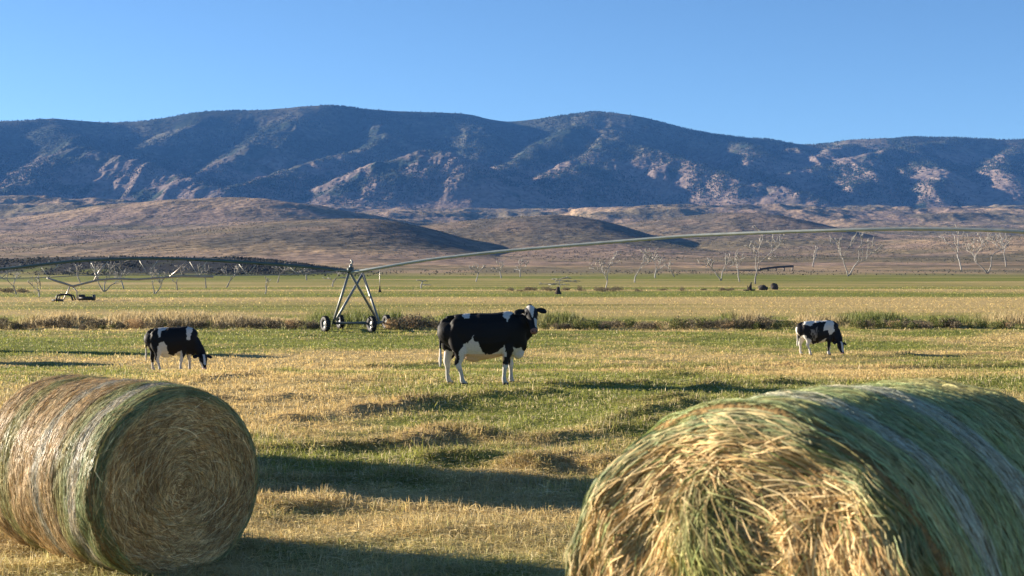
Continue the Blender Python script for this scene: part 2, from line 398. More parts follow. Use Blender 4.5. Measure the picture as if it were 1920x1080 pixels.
def hill_cols(X, Y, Z):
    t = fbm(X*.006, Y*.006, 91, 5); t2 = fbm(X*.03, Y*.02, 93, 4)
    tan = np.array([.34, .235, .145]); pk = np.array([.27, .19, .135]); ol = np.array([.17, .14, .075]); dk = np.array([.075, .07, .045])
    c = mix(tan, pk, sstep(.4, .65, t)); c = mix(c, ol, sstep(.42, .7, fbm(X*.0035, Y*.005, 95, 4))*.8)
    c = mix(c, dk, sstep(.5, .66, t2)*(.55+.3*sstep(2600, 3600, Y)))
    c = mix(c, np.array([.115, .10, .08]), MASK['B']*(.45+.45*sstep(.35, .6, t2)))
    g = sstep(760, 575, Y); c = mix(c, mix(np.array([.30, .215, .13]), np.array([.17, .14, .085]), sstep(.4, .6, fbm(X*.03, Y*.02, 96, 4))), g)
    c = mix(c, np.array([.055, .055, .045]), MASK['K']*sstep(.30, .5, fbm(X*.05, Y*.03, 97, 3)))
    return c
def mount_cols(X, Y, Z):
    h = Z-baseZ(Y); t = fbm(X*.005, Y*.004, 101, 5); t2 = fbm(X*.016, Y*.012, 103, 4)
    forest = np.array([.030, .042, .028]); scrub = np.array([.095, .09, .06]); rock = np.array([.21, .155, .125]); tan = np.array([.24, .165, .11])
    c = mix(forest, scrub, sstep(.4, .7, t))
    g = fbm(X*.0075, Y*.0035, 81, 5, .55, ridged=True)
    low = 1-sstep(60, 330, h)
    rk = sstep(.52, .68, .55*t2+.45*g+.13*low+.09*sstep(0, 900, X))*(.15+.85*sstep(.1, .8, low+.35*sstep(300, 1500, X)))
    c = mix(c, rock, rk*.85)
    c = mix(c, tan, (1-sstep(5, 45, h))*.7*sstep(.35, .6, t2+.1))
    return c
hu = np.linspace(-.62, .62, 900)
hy = np.geomspace(575, 4700, 620)
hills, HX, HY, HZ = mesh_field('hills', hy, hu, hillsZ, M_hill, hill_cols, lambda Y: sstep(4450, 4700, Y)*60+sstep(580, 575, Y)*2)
my = np.concatenate([np.linspace(4250, 6150, 560), np.linspace(6165, 7200, 40)])
mu = np.linspace(-.6, .6, 1150)
mountains, MX, MY, MZ = mesh_field('mountains', my, mu, mountZ, M_mount, mount_cols, lambda Y: sstep(4330, 4250, Y)*20)

# scattered scrub on the foothills and conifers on the range (nobody could count them)
def scatter_cones(name, label, cat, X, Y, Z, r, h, cols, mat, n=5):
    N = len(X); a = rng.uniform(0, 6.28, N)[:, None]+np.arange(n)[None, :]*2*np.pi/n
    rr = r[:, None]*rng.uniform(.7, 1.2, (N, n))
    ring = np.stack([X[:, None]+rr*np.cos(a), Y[:, None]+rr*np.sin(a), np.broadcast_to((Z+h*.25)[:, None], (N, n))], -1)
    top = np.stack([X, Y, Z+h], -1)[:, None]; bot = np.stack([X, Y, Z-h*.15], -1)[:, None]
    V = np.concatenate([ring, top, bot], 1); b = np.arange(N)[:, None]*(n+2); i = np.arange(n)[None, :]
    T = np.concatenate([np.stack([b+i, b+(i+1) % n, b+n+0*i], -1), np.stack([b+(i+1) % n, b+i, b+n+1+0*i], -1)], 1).reshape(-1, 3)
    return tag(mk(name, V, None, T, mat, None, np.repeat(cols, n+2, 0), False), label, cat, kind='stuff')
def pick(XX, YY, ZZ, n, wfn):
    w = wfn(XX, YY, ZZ).ravel(); w = w/w.sum(); i = rng.choice(w.size, n, p=w)
    nr, nc = XX.shape; r = np.minimum(i//nc, nr-2); c = np.minimum(i % nc, nc-2); a = rng.uniform(0, 1, n); b = rng.uniform(0, 1, n)
    def L(A): return (A[r, c]*(1-a)+A[r, c+1]*a)*(1-b)+(A[r+1, c]*(1-a)+A[r+1, c+1]*a)*b
    return L(XX), L(YY), L(ZZ)
def wh(X, Y, Z):
    t = sstep(.42, .62, fbm(X*.02, Y*.015, 93, 4)); return (.15+t)*sstep(800, 1300, Y)*(.4+Y/3000)*np.where(abs(X/Y) < .45, 1, .1)
sx_, sy_, sz_ = pick(HX, HY, HZ, 60000, wh)
sr = rng.uniform(.25, .75, 60000)*(.45+sy_/2600)
scatter_cones('hill_scrub', 'dark low scrub dotted over the dry foothills', 'scrub', sx_, sy_, sz_, sr, sr*1.1,
              np.array([.10, .09, .055])*rng.uniform(.6, 1.6, (60000, 1)), M_shrub)
def foot_scrub(n, y0, y1, x0, x1, r0_, r1_):
    Y = rng.uniform(y0, y1, n); X = (rng.uniform(x0, x1, n)-960)/F*Y; k = rng.uniform(0, 1, n) < (sstep(.35, .6, fbm(X*.04, Y*.03, 151, 3))+.12)*(sstep(x1, x1-330, 960+F*X/Y) if x1 < 1000 else 1)
    X, Y = X[k], Y[k]; Z = groundZ(X, Y); q = rng.uniform(r0_, r1_, len(X)); return X, Y, Z, q
fa = foot_scrub(14000, 405, 520, -200, 760, .12, .42); fb = foot_scrub(1500, 440, 570, 600, 2300, .10, .35)  # dense left part is dark scrub standing in for shade on the slope
fX, fY, fZ, fr = [np.concatenate([p, q]) for p, q in zip(fa, fb)]
scatter_cones('hill_foot_shade_scrub', 'dark scrub added to stand in for shade on the foot of the first hill behind the plain', 'scrub', fX, fY, fZ, fr, fr*1.2,
              np.array([.06, .058, .046])*rng.uniform(.5, 2.2, (len(fX), 1)), M_shrub)
def wm(X, Y, Z):
    t = fbm(X*.006, Y*.006, 107, 4); return (.05+sstep(.35, .65, t))*np.clip((Z-baseZ(Y))/80, .03, 1)*np.where(abs(X/Y) < .42, 1, .08)*(Y < 6170)
tx_, ty_, tz_ = pick(MX, MY, MZ, 60000, wm)
tr = rng.uniform(1.6, 3.2, 60000)
scatter_cones('mountain_conifers', 'dark conifers speckling the blue mountain range', 'conifers', tx_, ty_, tz_, tr, tr*2.2,
              np.array([.035, .047, .03])*rng.uniform(.7, 1.5, (60000, 1)), M_shrub)
#SPLIT
# ------------------------------------------------------------------ hay bales
HAYC = np.array([[.60, .41, .18], [.68, .50, .25], [.46, .29, .12], [.74, .58, .31], [.32, .18, .07], [.42, .36, .15], [.25, .29, .10]])
def hay_cols(n, p=None):
    i = rng.choice(7, n, p=p); return HAYC[i]*rng.uniform(.75, 1.2, (n, 1))
def make_bale(name, label, loc, yaw, R, L, bands, seed, nf, nb, rag=0., width=.003, rough=.012, shade=1.0, face_p=None):
    """round bale; axis runs from the face at y=0 to y=L in its own frame, root at the ground under the face"""
    r0 = np.random.default_rng(seed)
    root = empty(name, loc, -yaw); tag(root, label, 'hay bale', 'round hay bales')
    Zc = R
    def bump(th, y):      # radial unevenness of the barrel
        return (fbm(np.cos(th)*2+5+seed, np.sin(th)*2+y*2.5, seed, 3)-.5)*.05+(fbm(th*40/6.28*1., y*22, seed+3, 2)-.5)*.010
    # hay body: barrel + both faces as one lathe
    nth = 220; th = np.linspace(0, 2*np.pi, nth, endpoint=False); rc = .07
    prof = []
    for r in np.linspace(0.02, R-rc, 34): prof.append((r, 0))
    for a in np.linspace(0, math.pi/2, 7)[1:]: prof.append((R-rc+rc*math.sin(a), rc-rc*math.cos(a)))
    for y in np.linspace(rc, L-rc, 70)[1:]: prof.append((R, y))
    for a in np.linspace(math.pi/2, 0, 7)[1:]: prof.append((R-rc+rc*math.sin(a), L-rc+rc*math.cos(a)))
    for r in np.linspace(R-rc, .02, 10)[1:]: prof.append((r, L))
    pr = np.array(prof); RR, TH = np.meshgrid(pr[:, 0], th, indexing='ij'); YY = np.repeat(pr[:, 1:2], nth, 1)
    barrel = sstep(R-.1, R, RR)
    RR2 = RR+barrel*bump(TH, YY)
    fz = (fbm(RR*26+fbm(np.cos(TH)*3, np.sin(TH)*3, seed+9, 2)*5, TH*2, seed+5, 3)-.5)*rough*3*(1-barrel)
    sag = 0
    if rag: fz = fz+(fbm(np.cos(TH)*RR*3.2, np.sin(TH)*RR*3.2, seed+6, 3)-.5)*rag*(1-barrel)
    Y2 = np.where(pr[:, 1:2] < L/2, YY-fz-.035*(1-(RR/R)**2)*(YY < rc), YY+fz)
    V = np.stack([RR2*np.cos(TH), Y2, Zc+RR2*np.sin(TH)], -1)
    V[..., 2] = np.maximum(V[..., 2], .0)
    c = np.tile(np.array([.24, .155, .065]), (V.size//3, 1))
    mk('hay_body', V, grid_faces(len(pr), nth, True)[:, ::-1], None, M_haycore, root, c)
    def band(y):
        ys = [b[0] for b in bands]; cs = np.array([b[1] for b in bands])
        i = np.clip(np.searchsorted(ys, y, side='right')-1, 0, len(bands)-1); return cs[i]
    # strands on the face, wound round the core
    K = 6; N = nf; rr = R*.985*np.sqrt(r0.uniform(0.0, 1, N)); th0 = r0.uniform(0, 6.283, N)
    ln = r0.uniform(.05, .24, N)*(1 if not rag else 1.3); dth = np.minimum(ln/np.maximum(rr, .09), 1.5)*r0.choice([-1, 1], N); drift = r0.normal(0, .42, N)*ln*(1-.75*sstep(.8, .9, rr/R))
    t = np.linspace(0, 1, K)[None, :]
    wob = r0.normal(0, .006, (N, K)).cumsum(1)*.7
    rk = np.clip(rr[:, None]+drift[:, None]*t+wob*.6, .0, R*.99); tk = th0[:, None]+dth[:, None]*t
    px = rk*np.cos(tk); pz = rk*np.sin(tk)
    if rag:      # loose swathes that slump down the torn face
        k1 = np.exp(-((px[:, :1]-(-.12))/.17)**2)*sstep(-.9, .35, pz[:, :1])*sstep(.80, .45, pz[:, :1])
        k2 = np.exp(-((px[:, :1]-.42)/.22)**2)*sstep(-.9, .3, pz[:, :1])*sstep(.75, .4, pz[:, :1])
        k = np.clip((k1+k2*.8)*1.5*r0.uniform(.2, 1.2, (N, 1)), 0, 1)
        dx = px[:, :1]+(t*ln[:, None])*(.30+.35*r0.normal(size=(N, 1))); dz = pz[:, :1]-t*ln[:, None]*1.15
        px = px*(1-k)+dx*k; pz = pz*(1-k)+dz*k
        lift = (k1+k2)*.07
    else: lift = 0
    base = -.035*(1-(np.hypot(px, pz)/R)**2)
    edge = sstep(R-rc, R, np.hypot(px, pz))*rc*.7
    if rag: base = base-(fbm(px*3.2, pz*3.2, seed+6, 3)-.5)*rag
    dep = base+edge-r0.uniform(.0, rough*2.2, (N, 1))-np.abs(r0.normal(0, rough*.5, (N, 1)))*np.sin(t*math.pi)-lift*r0.uniform(.2, 1, (N, 1))
    P = np.stack([px, dep, Zc+pz], -1)
    tan = norm(np.gradient(P, axis=1)); side = norm(np.cross(tan, np.array([0, -1., 0])+r0.normal(0, .5, (N, 1, 3))))
    W = width*r0.uniform(.6, 1.5, (N, 1))*np.array([.5, 1, 1, 1, .9, .3])[None, :]
    v1, q1 = ribbons(P, W, side)
    c1 = hay_cols(N, face_p)*shade
    if rag:
        gk = sstep(.35, .8, (k1[:, 0]*r0.uniform(.5, 1.4, N))); c1 = mix(c1, np.array([.20, .25, .07])*r0.uniform(.7, 1.4, (N, 1)), gk*.75)
    clump = fbm(px[:, 0]*7+3, pz[:, 0]*7, seed+12, 3); c1 = c1*(.42+1.1*clump[:, None])*(1 if rag else .9)
    c1 = mix(c1, np.array([.15, .22, .10])*r0.uniform(.6, 1.4, (N, 1)), sstep(.86, .93, rr/R)*r0.uniform(.3, 1, N))
    mk('face_strands', v1, q1, None, M_hay, root, np.repeat(c1, K*2, 0))
    # strands lying round the barrel under the net
    N = nb; y0 = L*r0.uniform(0.0, 1, N)+.0; th0 = r0.uniform(0, 6.283, N); ln = r0.uniform(.05, .20, N)
    tk = th0[:, None]+(ln/R)[:, None]*t*r0.choice([-1, 1], (N, 1)); yk = np.clip(y0[:, None]+r0.normal(0, .10, (N, 1))*ln[:, None]*t, .0, L)+r0.normal(0, .003, (N, K))
    ee = rc*.75*(sstep(rc, 0, yk)+sstep(L-rc, L, yk))
    rk = R+bump(tk, yk)+.002+r0.uniform(0, .010, (N, 1))+np.sin(t*math.pi)*np.abs(r0.normal(0, .006, (N, 1)))-ee
    P = np.stack([rk*np.cos(tk), yk, Zc+rk*np.sin(tk)], -1)
    tan = norm(np.gradient(P, axis=1)); radial = np.stack([np.cos(tk), 0*tk, np.sin(tk)], -1)
    side = norm(np.cross(tan, radial+r0.normal(0, .45, (N, 1, 3))))
    W = width*.75*r0.uniform(.6, 1.4, (N, 1))*np.array([.5, 1, 1, 1, .9, .3])[None, :]
    v2, q2 = ribbons(P, W, side); hc = hay_cols(N)
    c2 = mix(hc, band(y0+r0.normal(0, .02, N))*r0.uniform(.6, 1.2, (N, 1)), r0.uniform(.5 if rag else .3, 1, N))
    mk('barrel_strands', v2, q2, None, M_hay, root, np.repeat(c2, K*2, 0))
    # net wrap: thin threads round the barrel with zigzag cross threads
    K2 = 150; M = int(L/.0075); yn = np.linspace(.004, L-.004, M)+r0.normal(0, .003, M); tk = np.linspace(0, 2*np.pi, K2)[None, :]+r0.uniform(0, 6.3, (M, 1))
    yk = yn[:, None]+(fbm(np.cos(tk)*4+9, yn[:, None]*3+np.sin(tk)*4, seed+20, 2)-.5)*.03+r0.normal(0, .0015, (M, K2))
    yk = np.clip(yk, 0, L); ee = rc*.75*(sstep(rc, 0, yk)+sstep(L-rc, L, yk)); rk = R+bump(tk, yk)+.006-ee+r0.uniform(0, .006, (M, K2))
    P = np.stack([rk*np.cos(tk), yk, Zc+rk*np.sin(tk)], -1); side = np.broadcast_to(np.array([0, 1., 0]), P.shape)
    br = r0.uniform(.0, 1, (M, K2)); W = np.where(br < .90, max(width*.5, .0013), .0003)
    v3, q3 = ribbons(P, W, side); c3 = np.repeat(band(yn)*r0.uniform(.8, 1.25, (M, 1)), K2*2, 0)
    mk('net_wrap', v3, q3, None, M_net, root, c3)
    # loose ends sticking out
    return root
NG = np.array([.31, .39, .18]); NW = np.array([.68, .66, .54]); NT = np.array([.62, .46, .26]); NY = np.array([.38, .38, .16]); NB = np.array([.60, .62, .50])
NR = np.array([.60, .64, .48])
make_bale('round_hay_bale', 'whole round hay bale in left foreground, brown coiled end in shade, green striped net wrap',
          (-2.53, 10.85, -.06), math.radians(-45.6), .742, 1.85,
          [(0, NG*.8), (.13, NG*1.1), (.22, NW*.8), (.36, NG*.95), (.44, NY), (.56, np.array([.16, .12, .07])), (.61, NT*1.1), (.80, NW*.85), (.9, NT*1.1), (1.3, NY), (1.5, NT)], 11, 24000, 34000, 0, .0021, .012, 1.15,
          [.30, .16, .26, .08, .19, .01, .0])
make_bale('round_hay_bale', 'closest round hay bale, right foreground, torn shaggy straw face with loose green hay spilling down',
          (0.871, 5.373, 0.078), math.radians(41.7), .871, 1.75,
          [(0, NG*1.5), (.10, NY*1.4), (.20, NG*1.5), (.30, NR), (.44, NG*1.35), (.78, NR), (1.0, NG*1.5), (1.3, NY*1.3)], 23, 46000, 40000, .16, .0020, .02, 1.05,
          [.26, .22, .15, .17, .07, .07, .06])
# unseen bales added beyond the left edge to cast long shadows over the field
def plain_bale(label, loc, yaw, R, L, seed):
    r = empty('round_hay_bale', loc, -yaw); tag(r, label, 'hay bale', 'round hay bales')
    rc = .08; th = np.linspace(0, 2*np.pi, 64, endpoint=False)
    pr = np.array([(.02, 0), (R*.5, 0), (R-rc, 0), (R-rc*.3, rc*.3), (R, rc), (R, L*.5), (R, L-rc), (R-rc, L), (.02, L)])
    RR, TH = np.meshgrid(pr[:, 0], th, indexing='ij'); YY = np.repeat(pr[:, 1:2], 64, 1)
    RR = RR+(fbm(np.cos(TH)*3, np.sin(TH)*3+YY*3, seed, 3)-.5)*.05
    V = np.stack([RR*np.cos(TH), YY, R+RR*np.sin(TH)], -1)
    mk('hay_body', V, grid_faces(len(pr), 64, True)[:, ::-1], None, M_haycore, r, np.tile([.42, .30, .14], (V.size//3, 1)))
    return r
def gz(x, y): return float(groundZ(np.array([x]), np.array([y]))[0])
def shadow_bale(x, y, dz, label, R=.9, L=1.9, yaw=112, seed=1): plain_bale(label, (x, y, baseZ(y)-.03+dz), math.radians(yaw), R, L, seed)
SHB = [(-8.6, 19.9, 0, 'unseen lower round bale added beyond the left edge to cast a shadow band behind the shaded bale'),
       (-9.3, 20.1, 1.75, 'unseen round bale stacked on top of the lower bale to lengthen its shadow')]
shadow_bale(-9.4, 17.7, 0, SHB[0][3], .95, 1.9, 22, 3)
shadow_bale(-9.7, 17.8, 1.75, SHB[1][3], .95, 1.9, 22, 4)
for k, (x, y, dz, lb) in enumerate([(-23.6, 60.5, 0, 'lower bale of the unseen far stack added beyond the left edge to cast a shadow streak'), (-23.8, 60.5, 1.7, 'upper bale of the unseen far stack, added to lengthen its shadow streak'),
                                (-20.9, 51.3, 0, 'unseen single bale added beyond the left edge to cast a shadow level with the grazing cow')]):
    shadow_bale(x, y, dz, lb, .9, 1.6, 22, 6+k)

# ------------------------------------------------------------------ cattle
def loft(secs, lateral=(0, 1, 0), n=20, sub=6):
    """secs: (x,y,z, half_lateral, half_up) closed smooth tube; returns V, Q, T"""
    S = np.array(secs, float); K = len(S)
    tt = np.linspace(0, K-1, (K-1)*sub+1); i = np.clip(tt.astype(int), 0, K-2); f = (tt-i)[:, None]
    Pm = np.vstack([2*S[0]-S[1], S, 2*S[-1]-S[-2]])
    p0, p1, p2, p3 = Pm[i], Pm[i+1], Pm[i+2], Pm[i+3]
    C = .5*((2*p1)+(-p0+p2)*f+(2*p0-5*p1+4*p2-p3)*f**2+(-p0+3*p1-3*p2+p3)*f**3)
    C[:, 3:] = np.maximum(C[:, 3:], .008)
    c = C[:, :3]; tn = norm(np.gradient(c, axis=0)); lat = np.array(lateral, float)
    L_ = norm(lat-tn*(tn@lat)[:, None]); U_ = np.cross(tn, L_)
    th = np.linspace(0, 2*np.pi, n, endpoint=False)
    R = c[:, None]+C[:, 3, None, None]*np.cos(th)[None, :, None]*L_[:, None]+C[:, 4, None, None]*np.sin(th)[None, :, None]*U_[:, None]
    KK = len(c); V = np.vstack([R.reshape(-1, 3), c[:1]-tn[:1]*C[0, 3]*.3, c[-1:]+tn[-1:]*C[-1, 3]*.3]); Q = grid_faces(KK, n, True)
    k = np.arange(n); T = np.vstack([np.stack([(k+1) % n, k, np.full(n, KK*n)], 1), np.stack([(KK-1)*n+k, (KK-1)*n+(k+1) % n, np.full(n, KK*n+1)], 1)])
    return V, Q, T
def ell(c, r, rot=None):
    c = np.array(c, float); a = np.linspace(-math.pi/2, math.pi/2, 11)[1:-1]
    th = np.linspace(0, 2*np.pi, 18, endpoint=False)
    V = np.stack([np.cos(a)[:, None]*np.cos(th), np.cos(a)[:, None]*np.sin(th), np.repeat(np.sin(a)[:, None], 18, 1)], -1).reshape(-1, 3)
    V = np.vstack([V, [[0, 0, -1], [0, 0, 1]]])*np.array(r)
    if rot is not None: V = V @ np.array(rot).T
    K = 9; Q = grid_faces(K, 18, True); k = np.arange(18)
    T = np.vstack([np.stack([(k+1) % 18, k, np.full(18, K*18)], 1), np.stack([(K-1)*18+k, (K-1)*18+(k+1) % 18, np.full(18, K*18+1)], 1)])
    return V+c, Q, T
def inpoly(u, v, P):
    P = np.array(P, float); ins = np.zeros(u.shape, bool); j = len(P)-1
    for i in range(len(P)):
        a, b = P[i], P[j]
        ins ^= ((a[1] > v) != (b[1] > v)) & (u < (b[0]-a[0])*(v-a[1])/(b[1]-a[1]+1e-9)+a[0]); j = i
    return ins
def head_frame(p, dirv, roll=(0, 0, 1)):
    f = norm(np.array(dirv, float)); up = np.array(roll, float); l = norm(np.cross(up, f)); u = np.cross(f, l)
    return np.array(p, float), f, l, u
def cow(label, loc, rz, pose, paint, voxel, sx=1.0, thin=1.0):
    root = empty('cow', loc, rz); tag(root, label, 'cow', 'black and white cattle')
    parts = []
    trunk = [(-.775, 0, 1.23, .07, .11), (-.745, 0, 1.17, .14, .185), (-.68, 0, 1.09, .20, .275), (-.58, 0, 1.06, .255, .345), (-.40, 0, 1.02, .285, .385), (-.15, 0, .955, .325, .46),
             (.08, 0, .96, .33, .455), (.28, 0, .985, .30, .435), (.45, 0, 1.0, .265, .435), (.60, 0, .97, .24, .43), (.72, 0, .93, .20, .38), (.81, 0, .90, .14, .28), (.86, 0, .90, .07, .14)]
    trunk = [(a*sx, b, c, d*thin, e) for a, b, c, d, e in trunk]
    parts.append(loft(trunk))
    # hips, spine, shoulder blade
    for s in (-1, 1):
        parts.append(ell((-.50*sx, s*.14, 1.22), (.15, .09, .11))); parts.append(ell((.50*sx, s*.16, 1.02), (.16, .10, .28)))
    parts.append(loft([(-.72*sx, 0, 1.31, .05, .05), (-.3*sx, 0, 1.36, .06, .05), (.2*sx, 0, 1.365, .06, .05), (.5*sx, 0, 1.40, .05, .05), (.62*sx, 0, 1.36, .04, .04)]))
    parts.append(ell((.69*sx, 0, .65), (.13, .10, .15)))                               # brisket
    parts.append(ell((-.18*sx, 0, .58), (.22, .15, .13)))                              # udder
    for s in (-1, 1): parts.append(loft([(-.22*sx, s*.06, .52, .02, .02), (-.22*sx, s*.06, .45, .012, .012)], (0, 1, 0)))
    fw = [0, 0, 0, 0] if pose == 'look' else [.05, -.12, .03, -.09]
    H = lambda dx, s: [(-.55*sx, s*.10, 1.20, .07, .12), (-.555*sx+dx*.2, s*.13, 1.06, .115, .175), (-.55*sx+dx*.45, s*.15, .93, .11, .175), (-.53*sx+dx*.6, s*.175, .80, .095, .165), (-.50*sx+dx*.7, s*.185, .66, .075, .125), (-.535*sx+dx*.8, s*.18, .51, .048, .075),
                       (-.555*sx+dx*.75, s*.175, .43, .043, .062), (-.525*sx+dx*.85, s*.175, .33, .034, .043), (-.50*sx+dx, s*.175, .20, .029, .035), (-.485*sx+dx, s*.175, .11, .038, .044),
                       (-.465*sx+dx, s*.175, .065, .036, .044), (-.445*sx+dx, s*.175, .03, .048, .062), (-.44*sx+dx, s*.175, .0, .05, .068)]
    Fr = lambda dx, s: [(.49*sx+dx*.1, s*.15, .90, .085, .17), (.475*sx+dx*.25, s*.165, .72, .075, .12), (.47*sx+dx*.5, s*.165, .58, .055, .078), (.462*sx+dx*.7, s*.165, .46, .046, .055),
                        (.462*sx+dx*.8, s*.165, .40, .047, .054), (.455*sx+dx*.9, s*.165, .32, .034, .040), (.445*sx+dx, s*.165, .20, .029, .034), (.445*sx+dx, s*.165, .12, .037, .042),
                        (.455*sx+dx, s*.165, .07, .035, .042), (.47*sx+dx, s*.165, .03, .046, .058), (.475*sx+dx, s*.165, 0, .048, .064)]
    if pose == 'look': legs = [H(.065, -1), H(-.19, 1), Fr(-.045, -1), Fr(.125, 1)]
    elif pose == 'graze': legs = [H(.12, -1), H(-.15, 1), Fr(-.10, -1), Fr(.13, 1)]
    else: legs = [H(.14, -1), H(-.16, 1), Fr(-.03, -1), Fr(.10, 1)]
    for Lg in legs: parts.append(loft([(a, b, c, d*(1.17 if c < .45 else 1.12 if c < .7 else 1.05), e*(1.17 if c < .45 else 1.12 if c < .7 else 1.05)) for a, b, c, d, e in Lg]))
    # neck and head
    if pose == 'look':
        parts.append(loft([(.50, 0, 1.02, .20, .34), (.66, -.01, 1.10, .155, .28), (.79, -.04, 1.20, .125, .215), (.89, -.06, 1.32, .11, .16), (.915, -.09, 1.42, .10, .12)]))
        parts.append(loft([(.66, 0, .98, .10, .22), (.80, -.03, 1.06, .08, .2), (.88, -.06, 1.18, .07, .16)]))
        hp, hd, hroll = (.925, -.10, 1.46), (.07, -.66, -.75), (0, -.75, .66)
    elif pose == 'graze':
        parts.append(loft([(.50*sx, 0, 1.04, .19, .33), (.70*sx, -.01, .93, .14, .26), (.86*sx, -.03, .78, .115, .20), (.99*sx, -.06, .63, .10, .155), (1.06*sx, -.09, .50, .09, .12)]))
        hp, hd, hroll = (1.07*sx, -.13, .50), (.22, -.50, -.84), (.45, -.80, .40)
    else:
        parts.append(loft([(.50*sx, 0, 1.04, .20, .33), (.68*sx, -.04, .94, .155, .28), (.78*sx, -.12, .80, .125, .21), (.85*sx, -.20, .66, .105, .16), (.87*sx, -.25, .55, .09, .12)]))
        hp, hd, hroll = (.875*sx, -.26, .52), (.10, -.55, -.83), (.3, -.8, .4)
    hp, f, l, u = head_frame(hp, hd, hroll); HS = 1.17
    q = lambda a, b, c: hp+(f*a+l*b+u*c)*HS
    hs = [(*q(-.07, 0, .00), .055, .05), (*q(-.03, 0, .0), .095, .085), (*q(.05, 0, 0), .108, .105), (*q(.14, 0, -.01), .105, .11), (*q(.23, 0, -.015), .08, .095), (*q(.33, 0, -.012), .062, .075),
          (*q(.41, 0, -.008), .066, .068), (*q(.46, 0, -.005), .06, .056), (*q(.485, 0, -.005), .035, .035)]
    hs = [(a, b, c, d*HS, e*HS) for a, b, c, d, e in hs]; parts.append(loft(hs, l))
    rot = np.stack([f, l, u], 1)
    parts.append(ell(q(-.06, 0, .035), (.06, .06, .05), rot))          # poll
    for s in (-1, 1):
        parts.append(ell(q(.10, s*.092, .045), (.045, .028, .035), rot))  # brow
        parts.append(ell(q(.12, s*.055, -.07), (.11, .035, .05), rot))    # cheek
        # ears: flat leaves to the sides
        e0 = q(-.01, s*.09, .005); e1 = q(.0, s*.17, -.004); e2 = q(.02, s*.235, -.012); e3 = q(.035, s*.275, -.02)
        parts.append(loft([(*e0, .022, .026), (*e1, .070, .026), (*e2, .074, .022), (*e3, .040, .016)], f))
    # tail
    tz = .60 if pose == 'look' else .55
    tl = [(-.64*sx, 0, 1.27, .05, .05), (-.76*sx, .0, 1.27, .045, .045), (-.825*sx, .0, 1.17, .034, .034), (-.845*sx, -.01, .85, .026, .026), (-.84*sx, -.02, .66, .026, .026), (-.84*sx, -.02, .50, .036, .038), (-.845*sx, -.01, .36, .022, .022)]
    parts.append(loft(tl))
    mb = MB()
    for V, Q, T in parts: mb.add(V, Q, T)
    raw = mb.build('body', None, None)
    m = raw.modifiers.new('r', 'REMESH'); m.mode = 'VOXEL'; m.voxel_size = voxel
    m2 = raw.modifiers.new('s', 'SMOOTH'); m2.factor = .5; m2.iterations = 14
    dg = bpy.context.evaluated_depsgraph_get(); me = bpy.data.meshes.new_from_object(raw.evaluated_get(dg))
    bpy.data.objects.remove(raw)
    me.name = 'body'; n = len(me.vertices); co = np.empty(n*3, np.float32); me.vertices.foreach_get('co', co); co = co.reshape(-1, 3).astype(float)
    c = paint(co, (hp, f, l, u)); cc = np.ones((n, 4), np.float32); cc[:, :3] = c
    for a in list(me.color_attributes): me.color_attributes.remove(a)
    at = me.color_attributes.new('Col', 'FLOAT_COLOR', 'POINT'); at.data.foreach_set('color', cc.ravel())
    me.polygons.foreach_set('use_smooth', np.full(len(me.polygons), True)); me.materials.clear(); me.materials.append(M_cow)
    b = link(bpy.data.objects.new('body', me), root)
    for s in (-1, 1):
        e = MB(); V, Q, T = ell(q(.115, s*.098, .035), (.022, .014, .018), rot); e.add(V, Q, T, (.01, .008, .006)); e.build('eye', M_eye, root)
        h = MB(); V, Q, T = ell(q(.468, s*.030, .03), (.012, .014, .010), rot); h.add(V, Q, T, (.02, .012, .01)); h.build('nostril', M_eye, root)
    return root
BLK = np.array([.0045, .004, .0045]); WHT = np.array([.56, .52, .46]); UD = np.array([.60, .40, .26]); HOOF = np.array([.06, .045, .035]); PNK = np.array([.42, .22, .18])
def jit(co, s, a, seed): return (fbm(co[:, 0]*s, co[:, 2]*s+co[:, 1]*3, seed, 3)-.5)*a
def head_coords(co, hf):
    hp, f, l, u = hf; d = (co-hp)/1.17; return d@f, d@l, d@u
